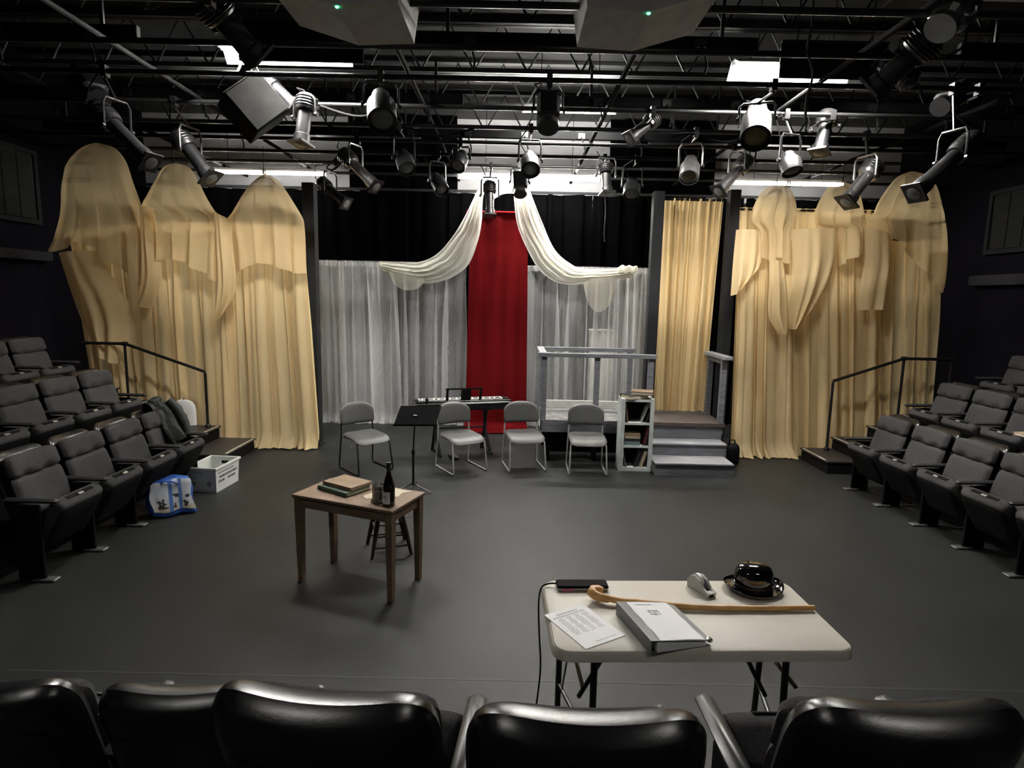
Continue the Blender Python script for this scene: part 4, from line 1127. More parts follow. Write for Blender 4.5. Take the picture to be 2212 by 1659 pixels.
t = thing('sandbag', 'black sandbag on the floor right of the platform steps', 'sandbag', (2.98, 7.92, 0))
MB().pillow(0.10, 0.15, 0.09, lambda q: (q[0], q[1], q[2] + 0.16 + 0.01 * math.sin(q[0] * 40)), nx=10, nz=10).build('bag', M['flat_black'], t, 1.2)
MB().path([(-0.05, 0, 0.29), (-0.03, 0, 0.36), (0.03, 0, 0.36), (0.05, 0, 0.29)], 0.01, 6).build('handle', M['flat_black'], t)

# ================================================================ small bookshelf
SX, SY = 1.615, 7.69
t = thing('bookshelf', 'small pale three-tier bookshelf in front of the platform', 'bookshelf', (SX, SY, 0))
W_, D_, H_ = 0.42, 0.26, 0.95
for s in (-1, 1):
    MB().box((s * (W_ / 2 - 0.025), 0, H_ / 2), (0.05, D_, H_)).build('side_panel', M['shelf_white'], t, 0)
for nm, z in (('base', 0.025), ('shelf', 0.325), ('shelf', 0.625), ('top', 0.925)):
    MB().box((0, 0.004, z), (W_ - 0.10, D_ - 0.008, 0.05 if nm == 'base' else 0.028)).build(nm, M['shelf_white'], t, 0)
MB().box((0, D_ / 2 - 0.006, H_ / 2), (W_ - 0.10, 0.012, H_)).build('back_panel', M['flat_black'], t, 0)

def book(label, loc, size, cover, rot=(0, 0, 0), group='books on the small bookshelf', open_side=-1):
    """size: (spine length x, width y, thickness z) of a closed book lying flat, spine on +y"""
    t = thing('book', label, 'book', loc, 0, group)
    t.rotation_euler = rot
    x, y, z = size
    c = MB().box((0, 0, 0.0025), (x, y, 0.005)).box((0, 0, z - 0.0025), (x, y, 0.005)).box((0, y / 2 - 0.002, z / 2), (x, 0.005, z))
    c.build('cover', M[cover], t, 0)
    MB().box((0, -0.006, z / 2), (x - 0.012, y - 0.018, z - 0.010)).build('page_block', M['pages'], t, 0)
    return t
zt = 0.941
book('dark book lying open-edge out on top of the small bookshelf', (SX - 0.03, SY - 0.01, zt), (0.30, 0.21, 0.055), 'book_dark', (0, 0, 0.45))
book('brown book resting tilted on the dark book atop the bookshelf', (SX + 0.07, SY - 0.01, zt + 0.058), (0.27, 0.20, 0.045), 'book_brown', (0.03, 0.0, -0.30))
# standing books: turned so that the spine faces the viewer
def stand(label, x, z, h, thick, lean, cover, depth=0.16):
    t = thing('book', label, 'book', (SX + x, SY - 0.03, z), 0, 'books on the small bookshelf')
    t.rotation_euler = (0, lean, 0)
    MB().box((-thick / 2 + 0.002, 0, h / 2), (0.004, depth, h)).box((thick / 2 - 0.002, 0, h / 2), (0.004, depth, h)).box((0, -depth / 2 + 0.002, h / 2), (thick, 0.004, h)).build('cover', M[cover], t, 0)
    MB().box((0, 0.004, h / 2), (thick - 0.009, depth - 0.014, h - 0.012)).build('page_block', M['pages'], t, 0)
stand('thin tan book leaning at the left of the top shelf', -0.118, 0.640, 0.235, 0.020, -0.12, 'book_tan')
stand('dark book leaning at the right of the top shelf', 0.115, 0.645, 0.23, 0.022, 0.30, 'book_dark')
stand('thin pale booklet leaning against the right dark book', 0.062, 0.641, 0.215, 0.009, 0.34, 'shelf_white')
stand('maroon book leaning at the right of the middle shelf', 0.105, 0.343, 0.235, 0.035, 0.22, 'book_red')
stand('thin white booklet leaning at the left of the bottom shelf', -0.105, 0.052, 0.235, 0.009, -0.26, 'paper')
stand('cream book leaning at the right of the bottom shelf', 0.075, 0.056, 0.215, 0.045, 0.28, 'book_cream')
stand('dark brown book leaning in the middle of the bottom shelf', 0.005, 0.055, 0.21, 0.035, 0.28, 'book_dark')
zz = 0.341
for cover, th, lb in (('book_blue', 0.050, 'dull blue book at the bottom of the middle shelf stack'), ('book_dark', 0.035, 'dark book second in the middle shelf stack'), ('book_cream', 0.035, 'cream book third in the middle shelf stack'), ('book_tan', 0.030, 'brown book topping the middle shelf stack')):
    book(lb, (SX - 0.045, SY - 0.02, zz), (0.20, 0.17, th), cover, (0, 0, PI + random.uniform(-0.05, 0.05)))
    zz += th + 0.002

# ================================================================ folding table in the foreground
TX, TY, TR = 0.838, 2.677, math.radians(2.4)
TW, TD, TZ = 1.305, 0.655, 0.74
t = thing('folding_table', 'beige plastic folding table with dark metal legs in the foreground', 'table', (TX, TY, 0), TR)
def rrect(w, d, r, n=6):
    out = []
    for cx, cy, a0 in ((w / 2 - r, d / 2 - r, 0), (-w / 2 + r, d / 2 - r, 90), (-w / 2 + r, -d / 2 + r, 180), (w / 2 - r, -d / 2 + r, 270)):
        for k in range(n + 1):
            a = math.radians(a0 + 90 * k / n)
            out.append((cx + r * math.cos(a), cy + r * math.sin(a)))
    return out
def slab(mb, layers):
    """stack of rounded rectangles (w, d, r, z) closed at both ends"""
    rings = [[(x, y, z) for x, y in rrect(w, d, r)] for w, d, r, z in layers]
    n = len(rings[0])
    vs_ = [p for r in rings for p in r]
    fs = [tuple(range(n - 1, -1, -1)), tuple((len(rings) - 1) * n + k for k in range(n))]
    for i in range(len(rings) - 1):
        for k in range(n):
            j = (k + 1) % n
            fs.append((i * n + k, i * n + j, i * n + n + j, i * n + n + k))
    return mb.add(vs_, fs)
slab(MB(), [(TW - .01, TD - .01, .07, TZ - 0.050), (TW + .010, TD + .010, .08, TZ - 0.044), (TW, TD, .08, TZ - 0.014), (TW - .006, TD - .006, .077, TZ - 0.008), (TW - .012, TD - .012, .074, TZ - 0.011), (TW - .018, TD - .018, .071, TZ - 0.003), (TW - .03, TD - .03, .065, TZ)]).build('table_top', M['table_top'], t, 0.5)
for sx in (-1, 1):
    x = sx * 0.515
    if sx < 0:
        xl = (-0.555, -0.46)
    else:
        xl = (0.40, 0.50)
    for y, xx in ((-0.21, xl[1] if sx < 0 else xl[0]), (0.21, xl[0] if sx < 0 else xl[1])):
        lg = MB().path([(xx, y, TZ - 0.05), (xx, y * 1.12, 0.02)], 0.0155, 8).build('leg', M['black'], t)
        MB().lathe([(0.019, 0.0), (0.019, 0.03)], 10, Matrix.Translation((xx, y * 1.12, 0))).build('foot_cap', M['flat_black'], lg)
    xm = (xl[0] + xl[1]) / 2
    MB().path([(xl[1] if sx < 0 else xl[0], -0.22, 0.22), (xl[0] if sx < 0 else xl[1], 0.22, 0.22)], 0.011, 8).build('crossbar', M['black'], t)
    MB().path([(xm - sx * 0.02, 0, 0.30), (xm - sx * 0.16, 0, 0.56), (xm - sx * 0.27, 0, TZ - 0.05)], 0.011, 6).build('folding_brace', M['black'], t)
    MB().path([(xm, -0.22, 0.50), (xm, 0.22, 0.50)], 0.010, 6).build('crossbar', M['black'], t)
MB().bar((-0.60, -0.22, 0.50), (-0.575, -0.22, TZ - 0.05), 0.02, 0.004).build('brace_plate', M['pipe'], t, 0)

TT = TZ + 0.001
# sheet of paper
A, B, C, D = Vector((0.175, 2.616)), Vector((0.360, 2.727)), Vector((0.523, 2.459)), Vector((0.331, 2.346))
ctr = (A + B + C + D) / 4
ang = math.atan2((B - A).y, (B - A).x)
t = thing('paper_sheet', 'printed white paper sheet lying at the left of the folding table', 'paper', (ctr.x, ctr.y, TT), ang)
PW, PL = (B - A).length * 0.5 + (C - D).length * 0.5, (B - C).length * 0.5 + (A - D).length * 0.5
MB().box((0, 0, 0.0008), (PW, PL, 0.0016)).build('sheet', M['paper'], t, 0)
pr = MB()
for k, (w, yy) in enumerate(((0.55, 0.40), (0.80, 0.34))):
    pr.box((-0.02 * PW, yy * PL, 0.0018), (w * PW, 0.010, 0.0006))
rnd = random.Random(3)
for k in range(13):
    for q in range(4):
        pr.box(((-0.30 + 0.20 * q) * PW, (0.28 - 0.036 * k) * PL, 0.0018), (rnd.uniform(0.08, 0.17) * PW, 0.0045, 0.0005))
pr.box((0.1 * PW, -0.42 * PL, 0.0018), (0.5 * PW, 0.003, 0.0005))
tag(pr.build('printed_lines', M['pale_ink'], t, 0), kind='stuff')

# ring binder
t = thing('ring_binder', 'thick grey ring binder with a white cover sheet on the folding table', 'binder', (0.510, 2.640, TT), math.radians(-74.5))
BL, BW, BH = 0.335, 0.285, 0.062
# local x runs along the spine towards the viewer, local y to the right across the cover
MB().box((BL / 2, 0.002, BH / 2), (BL, 0.005, BH)).build('spine', M['binder'], t, 0)
slope = math.atan2(BH - 0.018, BW)
cv = MB()
cv.add([(0, 0, BH), (BL, 0, BH), (BL, BW, 0.026), (0, BW, 0.026), (0, 0, BH - 0.004), (BL, 0, BH - 0.004), (BL, BW, 0.022), (0, BW, 0.022)], [(0, 1, 2, 3), (7, 6, 5, 4), (0, 4, 5, 1), (1, 5, 6, 2), (2, 6, 7, 3), (3, 7, 4, 0)])
cv.build('front_cover', M['binder'], t, 0)
MB().box((BL / 2, BW / 2, 0.002), (BL, BW, 0.004)).build('back_cover', M['binder'], t, 0)
def on_cover(x, y, dz=0.0):
    return (x, y, BH + (0.026 - BH) * y / BW + dz)
cs = MB().sheet(lambda u, v: on_cover(0.008 + (BL - 0.012) * u, 0.045 + (BW - 0.075) * v, 0.0012 + 0.0012 * math.sin(17 * u + 5 * v)), 16, 12).build('cover_sheet', M['paper'], t, 1.2)
pi_ = MB()
def mark(x0, y0, x1, y1):
    pi_.add([on_cover(x0, y0, 0.0032), on_cover(x1, y0, 0.0032), on_cover(x1, y1, 0.0032), on_cover(x0, y1, 0.0032)], [(0, 1, 2, 3)])
for x0, y0, x1, y1 in ((0.085, 0.115, 0.125, 0.120), (0.085, 0.160, 0.125, 0.165), (0.085, 0.115, 0.090, 0.165), (0.103, 0.130, 0.107, 0.155), (0.120, 0.120, 0.125, 0.150), (0.03, 0.08, 0.034, 0.16), (0.095, 0.140, 0.118, 0.144)):
    mark(x0, y0, x1, y1)
pi_.build('cover_print', M['ink'], cs, 0)
def pages_fn(mb):
    n = 7
    for k in range(n):
        z0 = 0.006 + k * 0.0062
        yb = BW - 0.018 - 0.004 * abs(k - 3)
        mb.add([(0.006, 0.028, z0), (BL + 0.004 - 0.001 * k, 0.028, z0 + 0.002), (BL + 0.002, yb, 0.005 + k * 0.0022), (0.006, yb, 0.005 + k * 0.0022),
                (0.006, 0.028, z0 + 0.0058), (BL + 0.004 - 0.001 * k, 0.028, z0 + 0.0075), (BL + 0.002, yb, 0.0069 + k * 0.0022), (0.006, yb, 0.0069 + k * 0.0022)],
               [(3, 2, 1, 0), (4, 5, 6, 7), (0, 1, 5, 4), (1, 2, 6, 5), (2, 3, 7, 6), (3, 0, 4, 7)])
    return mb
tag(pages_fn(MB()).build('page_bundle', M['paper'], t, 0), kind='stuff')
MB().pillow(0.016, 0.008, 0.012, lambda q: (BL - 0.008 + q[0], BW - 0.004 + q[1], 0.024 + q[2]), nx=6, nz=6).build('corner_clip', M['chrome'], t, 1.2)

# cane
cp = [(0.455, 2.742, 0.775), (0.54, 2.726, 0.762), (0.674, 2.712, 0.760), (0.888, 2.690, 0.757), (1.108, 2.692, 0.755), (1.30, 2.700, 0.755), (1.467, 2.712, 0.755)]
t = thing('walking_cane', 'honey coloured knobbed wooden cane lying across the folding table', 'cane', (0.96, 2.71, TT))
off = Vector((0.96, 2.71, TT))
dense = [Vector(smooth_poly(cp, k / 40)) - off for k in range(41)]
rad = []
for k in range(41):
    u = k / 40
    rr = 0.0165 - 0.0045 * u
    for kn in (0.28, 0.46, 0.63, 0.80):
        rr += 0.0022 * math.exp(-((u - kn) / 0.012) ** 2)
    rad.append(rr)
MB().path([tuple(p) for p in dense], rad, 12).build('shaft', M['cane'], t, 1.0)
kp = Vector((0.437, 2.752, 0.778)) - off
MB().path([tuple(kp + Vector((0.055, -0.02, -0.013))), tuple(kp + Vector((0.02, -0.012, -0.010))), tuple(kp + Vector((-0.012, 0.0, -0.004))), tuple(kp + Vector((-0.026, 0.016, 0.002))), tuple(kp + Vector((-0.016, 0.036, 0.004))), tuple(kp + Vector((0.012, 0.046, 0.002))), tuple(kp + Vector((0.034, 0.042, 0.0)))],
          [0.017, 0.020, 0.023, 0.025, 0.025, 0.022, 0.015], 12).build('knob_handle', M['cane'], t, 1.2)
MB().path([tuple(dense[-2]), tuple(dense[-1] + (dense[-1] - dense[-2]) * 0.4)], 0.0125, 10).build('tip', M['cane'], t)

# bowler hat
t = thing('bowler_hat', 'shiny black plastic bowler hat on the folding table', 'hat', (1.262, 2.922, TT), math.radians(8))
n = 40
def brim(r, a):
    rise = 0.030 * (abs(math.cos(a)) ** 3) * ((r - 0.10) / 0.05) ** 2
    return (r * 1.04 * math.cos(a) * (1.0 if abs(math.cos(a)) < .1 else 1), r * 0.90 * math.sin(a), 0.006 + rise)
bm = MB()
vs_, fs = [], []
rs = [0.088, 0.105, 0.120, 0.133, 0.142, 0.146, 0.143]
for i, r in enumerate(rs):
    for k in range(n):
        a = 2 * PI * k / n
        p = brim(r, a)
        vs_.append((p[0], p[1], p[2] + (0.006 if i == 5 else 0.012 if i == 6 else 0)))
for i in range(len(rs) - 1):
    for k in range(n):
        j = (k + 1) % n
        fs.append((i * n + k, i * n + j, (i + 1) * n + j, (i + 1) * n + k))
bm.add(vs_, fs).build('brim', M['hat'], t, 1.2)
MB().lathe([(0.092, 0.004), (0.092, 0.03), (0.0935, 0.07), (0.090, 0.096), (0.078, 0.118), (0.055, 0.130), (0.025, 0.135), (0.004, 0.136)], 36, Matrix.Diagonal((1.06, 0.88, 1, 1))).build('crown', M['hat'], t, 1.2)
MB().lathe([(0.0935, 0.010), (0.0945, 0.012), (0.0948, 0.034), (0.0938, 0.036)], 36, Matrix.Diagonal((1.06, 0.88, 1, 1))).build('hat_band', M['plastic'], t, 1.2)

# tape dispenser
t = thing('tape_dispenser', 'grey desk tape dispenser in the middle of the folding table', 'tape dispenser', (0.985, 2.885, TT), math.radians(-66))
def side(yy):
    prof = [(-0.075, 0.0), (0.072, 0.0), (0.080, 0.022), (0.045, 0.034), (0.012, 0.062), (-0.022, 0.076), (-0.055, 0.066), (-0.078, 0.035)]
    m_ = MB()
    n_ = len(prof)
    m_.add([(x, yy + q, z) for q in (-0.006, 0.006) for x, z in prof], [tuple(range(n_)), tuple(range(2 * n_ - 1, n_ - 1, -1))] + [(i, n_ + i, n_ + (i + 1) % n_, (i + 1) % n_) for i in range(n_)])
    return m_
for yy in (-0.021, 0.021):
    side(yy).build('side_cheek', M['grey_plastic'], t, 0)
MB().box((0.0, 0, 0.009), (0.145, 0.034, 0.018)).build('base', M['flat_black'], t, 0)
MB().box((0.066, 0, 0.022), (0.026, 0.030, 0.008)).build('cutter', M['chrome'], t, 0)
MB().lathe([(0.018, -0.010), (0.036, -0.010), (0.036, 0.010), (0.018, 0.010)], 24, along((0, 1, 0), (-0.028, 0, 0.044))).build('tape_roll', M['paper'], t)

# long black device with a pink label and its cable
t = thing('charger_box', 'flat black device with a pink label at the back of the folding table', 'device', (0.378, 2.895, TT), math.radians(2.5))
MB().box((0, 0, 0.018), (0.262, 0.082, 0.016), ch=0.006).build('upper_shell', M['flat_black'], t, 0.5)
MB().box((0, 0, 0.008), (0.256, 0.078, 0.008)).build('silver_edge', M['grey_plastic'], t, 0)
MB().box((0, 0, 0.002), (0.25, 0.076, 0.004)).build('base_plate', M['flat_black'], t, 0)
MB().box((-0.075, -0.0405, 0.006), (0.062, 0.002, 0.010)).build('pink_label', M['pink'], t, 0)
pts = [(0.250, 2.90, 0.757), (0.205, 2.905, 0.752), (0.168, 2.87, 0.742), (0.155, 2.80, 0.69), (0.158, 2.72, 0.58), (0.165, 2.66, 0.45), (0.15, 2.62, 0.30), (0.13, 2.60, 0.12), (0.12, 2.50, 0.012)]
tag(MB().path([tuple(smooth_poly(pts, k / 40)) for k in range(41)], 0.0045, 6).build('power_cord', M['flat_black']), 'thin black cord hanging off the left end of the folding table', 'cord')

# ================================================================ brown wooden table with its props
WX, WY, WR = -1.147, 4.419, -0.372
WW, WD, WZ = 0.882, 0.468, 0.698
t = thing('wooden_table', 'worn brown wooden table with tapered legs at centre left', 'table', (WX, WY, 0), WR)
MB().box((0, 0, WZ - 0.012), (WW, WD, 0.024), ch=0.004).build('table_top', M['wood'], t, 0.5)
for s in (-1, 1):
    MB().box((0, s * (WD / 2 - 0.035), WZ - 0.062), (WW - 0.12, 0.020, 0.076)).build('apron', M['wood'], t, 0)
    MB().box((s * (WW / 2 - 0.035), 0, WZ - 0.062), (0.020, WD - 0.12, 0.076)).build('apron', M['wood'], t, 0)
for sx in (-1, 1):
    for sy in (-1, 1):
        cx, cy = sx * (WW / 2 - 0.040), sy * (WD / 2 - 0.040)
        a, b = 0.028, 0.019
        zs = [(0.0, b), (0.02, b + .001), (WZ - 0.12, a), (WZ - 0.024, a)]
        vs_ = [(cx + px * r, cy + py * r, z) for z, r in zs for px, py in ((-1, -1), (1, -1), (1, 1), (-1, 1))]
        fs = [(3, 2, 1, 0), (12, 13, 14, 15)] + [(i * 4 + k, i * 4 + (k + 1) % 4, i * 4 + 4 + (k + 1) % 4, i * 4 + 4 + k) for i in range(3) for k in range(4)]
        MB().add(vs_, fs).build('leg', M['wood'], t, 0)

# stool tucked behind the table
t = thing('wooden_stool', 'dark wooden stool with splayed legs tucked behind the brown table', 'stool', (-1.045, 5.0, 0), 0.35)
MB().lathe([(0.02, 0.455), (0.15, 0.452), (0.165, 0.462), (0.168, 0.475), (0.16, 0.488), (0.02, 0.484)], 28).build('seat', M['dark_wood'], t)
ft = []
for k in range(4):
    a = PI / 4 + k * PI / 2
    p0, p1 = Vector((0.11 * math.cos(a), 0.11 * math.sin(a), 0.455)), Vector((0.235 * math.cos(a), 0.235 * math.sin(a), 0.0))
    ft.append((p0, p1))
    MB().path([tuple(p0), tuple(p0.lerp(p1, 0.55)), tuple(p1)], [0.016, 0.021, 0.014], 10).build('leg', M['dark_wood'], t)
for k in range(4):
    f_ = 0.52 if k % 2 else 0.62
    a, b = ft[k][0].lerp(ft[k][1], f_), ft[(k + 1) % 4][0].lerp(ft[(k + 1) % 4][1], f_)
    MB().path([tuple(a), tuple(b)], 0.010, 8).build('rung', M['dark_wood'], t)
    if k % 2 == 0:
        a, b = ft[k][0].lerp(ft[k][1], 0.82), ft[(k + 1) % 4][0].lerp(ft[(k + 1) % 4][1], 0.82)
        MB().path([tuple(a), tuple(b)], 0.010, 8).build('rung', M['dark_wood'], t)

TW_ = WZ + 0.001
book('green book with pale edges lying under the tan one on the brown table', (-1.285, 4.50, TW_), (0.33, 0.24, 0.030), 'book_green', (0, 0, -0.60 + PI), 'books on the brown table')
book('tan book lying on top of the green book, brown table', (-1.265, 4.53, TW_ + 0.031), (0.31, 0.22, 0.026), 'book_tan', (0, 0, -0.56 + PI), 'books on the brown table')
def flat_paper(label, loc, w, d, rz, seed):
    rnd = random.Random(seed)
    pts = [(-w / 2, -d / 2), (0, -d / 2 - rnd.uniform(0, .03)), (w / 2, -d / 2 + rnd.uniform(0, .03)), (w / 2 - .03, 0), (w / 2 + rnd.uniform(0, .04), d / 2), (0, d / 2 + rnd.uniform(-.02, .02)), (-w / 2, d / 2 - rnd.uniform(0, .03))]
    m_ = MB()
    k = len(pts)
    m_.add([(x, y, z) for z in (0, 0.0018) for x, y in pts], [tuple(range(k - 1, -1, -1)), tuple(range(k, 2 * k))] + [(i, (i + 1) % k, k + (i + 1) % k, k + i) for i in range(k)])
    o = m_.build('paper_scrap', M['pages'], None, 0)
    o.location = loc
    o.rotation_euler = (0, 0, rz)
    return tag(o, label, 'paper', 'loose papers on the brown table')
flat_paper('torn cream paper behind the bottle on the brown table', (-0.885, 4.46, TW_), 0.20, 0.17, -0.5, 4)
flat_paper('small cream paper showing left of the tankard', (-1.02, 4.37, TW_), 0.16, 0.10, 0.5, 5)
# tankard
t = thing('tankard', 'dull pewter tankard left of the bottle on the brown table', 'tankard', (-0.958, 4.235, TW_), 0.9)
MB().lathe([(0.052, 0.0), (0.056, 0.006), (0.056, 0.018), (0.046, 0.026), (0.045, 0.12), (0.049, 0.126), (0.046, 0.130), (0.042, 0.124), (0.041, 0.03), (0.01, 0.028)], 28).build('body', M['pewter'], t)
MB().lathe([(0.0455, 0.088), (0.0475, 0.091), (0.0455, 0.094)], 28).build('rim_band', M['pewter'], t)
MB().path([(0.044, 0, 0.105), (0.075, 0, 0.108), (0.086, 0, 0.08), (0.075, 0, 0.05), (0.045, 0, 0.042)], 0.007, 8).build('handle', M['pewter'], t)
# bottle
t = thing('wine_bottle', 'dark wine bottle with a white label on the brown table corner', 'bottle', (-0.868, 4.165, TW_), 0.0)
MB().lathe([(0.02, 0.004), (0.041, 0.0), (0.044, 0.006), (0.044, 0.125), (0.041, 0.155), (0.030, 0.195), (0.019, 0.228), (0.0145, 0.255), (0.0138, 0.300), (0.0165, 0.303), (0.0165, 0.315), (0.013, 0.317)], 28).build('glass_body', M['bottle'], t)
MB().lathe([(0.0152, 0.262), (0.0152, 0.300), (0.0172, 0.302), (0.0172, 0.318), (0.006, 0.320)], 20).build('foil_cap', M['book_dark'], t)
lb = MB().sheet(lambda u, v: (0.0447 * math.cos(-2.75 + 1.55 * u), 0.0447 * math.sin(-2.75 + 1.55 * u), 0.022 + 0.088 * v), 14, 2).build('label', M['paper'], t, 1.2)
MB().sheet(lambda u, v: (0.0452 * math.cos(-2.5 + 0.7 * u), 0.0452 * math.sin(-2.5 + 0.7 * u), 0.068 + 0.010 * v + 0.004 * math.sin(20 * u)), 10, 1).build('label_print', M['ink'], lb, 1.2)

# ================================================================ crate, bag, jacket, box on the left
t = thing('mail_crate', 'white plastic crate with printed sides on the floor at left', 'crate', (-3.37, 6.62, 0), math.radians(-4))
cw, cd, chh, tp = 0.34, 0.50, 0.275, 0.93
def wall4(name, corners, thick):
    """slanted wall: lower-left, lower-right, upper-right, upper-left; thick is an offset vector"""
    vs_ = [tuple(Vector(p)) for p in corners] + [tuple(Vector(p) + Vector(thick)) for p in corners]
    return MB().add(vs_, [(0, 1, 2, 3), (7, 6, 5, 4), (0, 4, 5, 1), (1, 5, 6, 2), (2, 6, 7, 3), (3, 7, 4, 0)]).build(name, M['white'], t, 0)
w0, d0, w1, d1 = cw * tp / 2, cd * tp / 2, cw / 2, cd / 2
wall4('front_wall', [(-w0, -d0, 0), (w0, -d0, 0), (w1, -d1, chh), (-w1, -d1, chh)], (0, 0.008, 0))
wall4('right_wall', [(w0, -d0, 0), (w0, d0, 0), (w1, d1, chh), (w1, -d1, chh)], (-0.008, 0, 0))
wall4('left_wall', [(-w0, -d0, 0), (-w0, d0, 0), (-w1, d1, chh), (-w1, -d1, chh)], (0.008, 0, 0))
# back wall with a hand hole, in four pieces
bw = MB()
def bq(x0, z0, x1, z1):
    yb = lambda z: d0 + (d1 - d0) * z / chh
    xs_ = lambda x, z: x * (w0 + (w1 - w0) * z / chh) / w1
    c_ = [(xs_(x0, z0), yb(z0), z0), (xs_(x1, z0), yb(z0), z0), (xs_(x1, z1), yb(z1), z1), (xs_(x0, z1), yb(z1), z1)]
    vs_ = c_ + [(p[0], p[1] - 0.008, p[2]) for p in c_]
    bw.add(vs_, [(0, 3, 2, 1), (4, 5, 6, 7), (0, 1, 5, 4), (1, 2, 6, 5), (2, 3, 7, 6), (3, 0, 4, 7)])
bq(-w1, 0, w1, 0.195); bq(-w1, 0.235, w1, chh); bq(-w1, 0.195, -0.045, 0.235); bq(0.045, 0.195, w1, 0.235)
bw.build('back_wall', M['white'], t, 0)
MB().box((0, 0, 0.006), (w0 * 2, d0 * 2, 0.010)).build('crate_floor', M['white'], t, 0)
rim = MB()
for s in (-1, 1):
    rim.box((s * (w1 + 0.004), 0, chh - 0.004), (0.022, cd + 0.03, 0.028), ch=0.005).box((0, s * (d1 + 0.004), chh - 0.004), (cw + 0.008, 0.022, 0.028), ch=0.005)
rim.build('rim', M['white'], t, 0.5)
MB().path([(w1 - 0.004, d1 - 0.02, chh * 0.9), (w1 - 0.012, d1 - 0.02, 0.03)], 0.004, 6).build('corner_rib', M['white'], t)
pm = MB()
fy = lambda z: -(d0 + (d1 - d0) * z / chh) - 0.0012
def ftile(x0, z0, x1, z1):
    pm.add([(x0, fy(z0), z0), (x1, fy(z0), z0), (x1, fy(z1), z1), (x0, fy(z1), z1)], [(0, 1, 2, 3)])
for cx_ in (-0.095, 0.085):
    pm = MB()
    for q in range(5):
        hw = 0.028 * math.sqrt(max(0.1, 1 - ((q - 2) / 2.6) ** 2))
        ftile(cx_ - hw, 0.070 + q * 0.012, cx_ + hw * (0.9 if q % 2 else 1), 0.077 + q * 0.012)
    tag(pm.build('printed_emblem', M['dark_ink'], t, 0), kind='stuff')
pm = MB()
ftile(-0.12, 0.160, -0.098, 0.166); ftile(-0.12, 0.140, -0.114, 0.16); ftile(-0.09, 0.140, -0.084, 0.168); ftile(-0.08, 0.15, -0.062, 0.157); ftile(-0.12, 0.138, -0.10, 0.142)
ftile(-0.07, 0.228, 0.01, 0.234)
tag(pm.build('front_print', M['dark_ink'], t, 0), kind='stuff')
pm = MB()
fx = lambda z: (w0 + (w1 - w0) * z / chh) + 0.0012
def rtile(y0, z0, y1, z1):
    pm.add([(fx(z0), y0, z0), (fx(z0), y1, z0), (fx(z1), y1, z1), (fx(z1), y0, z1)], [(0, 1, 2, 3)])
for z, segs in ((0.205, ((-0.20, 0.12),)), (0.150, ((-0.17, 0.19),)), (0.100, ((-0.19, -0.06), (0.0, 0.16)))):
    for y0, y1 in segs:
        pm = MB()
        yy = y0
        rnd = random.Random(int(z * 1000))
        while yy < y1:
            w_ = rnd.uniform(0.02, 0.05)
            rtile(yy, z, min(y1, yy + w_), z + (0.012 if z > 0.2 else 0.024))
            yy += w_ + 0.008
        tag(pm.build('printed_line', M['dark_ink'], t, 0), kind='stuff')

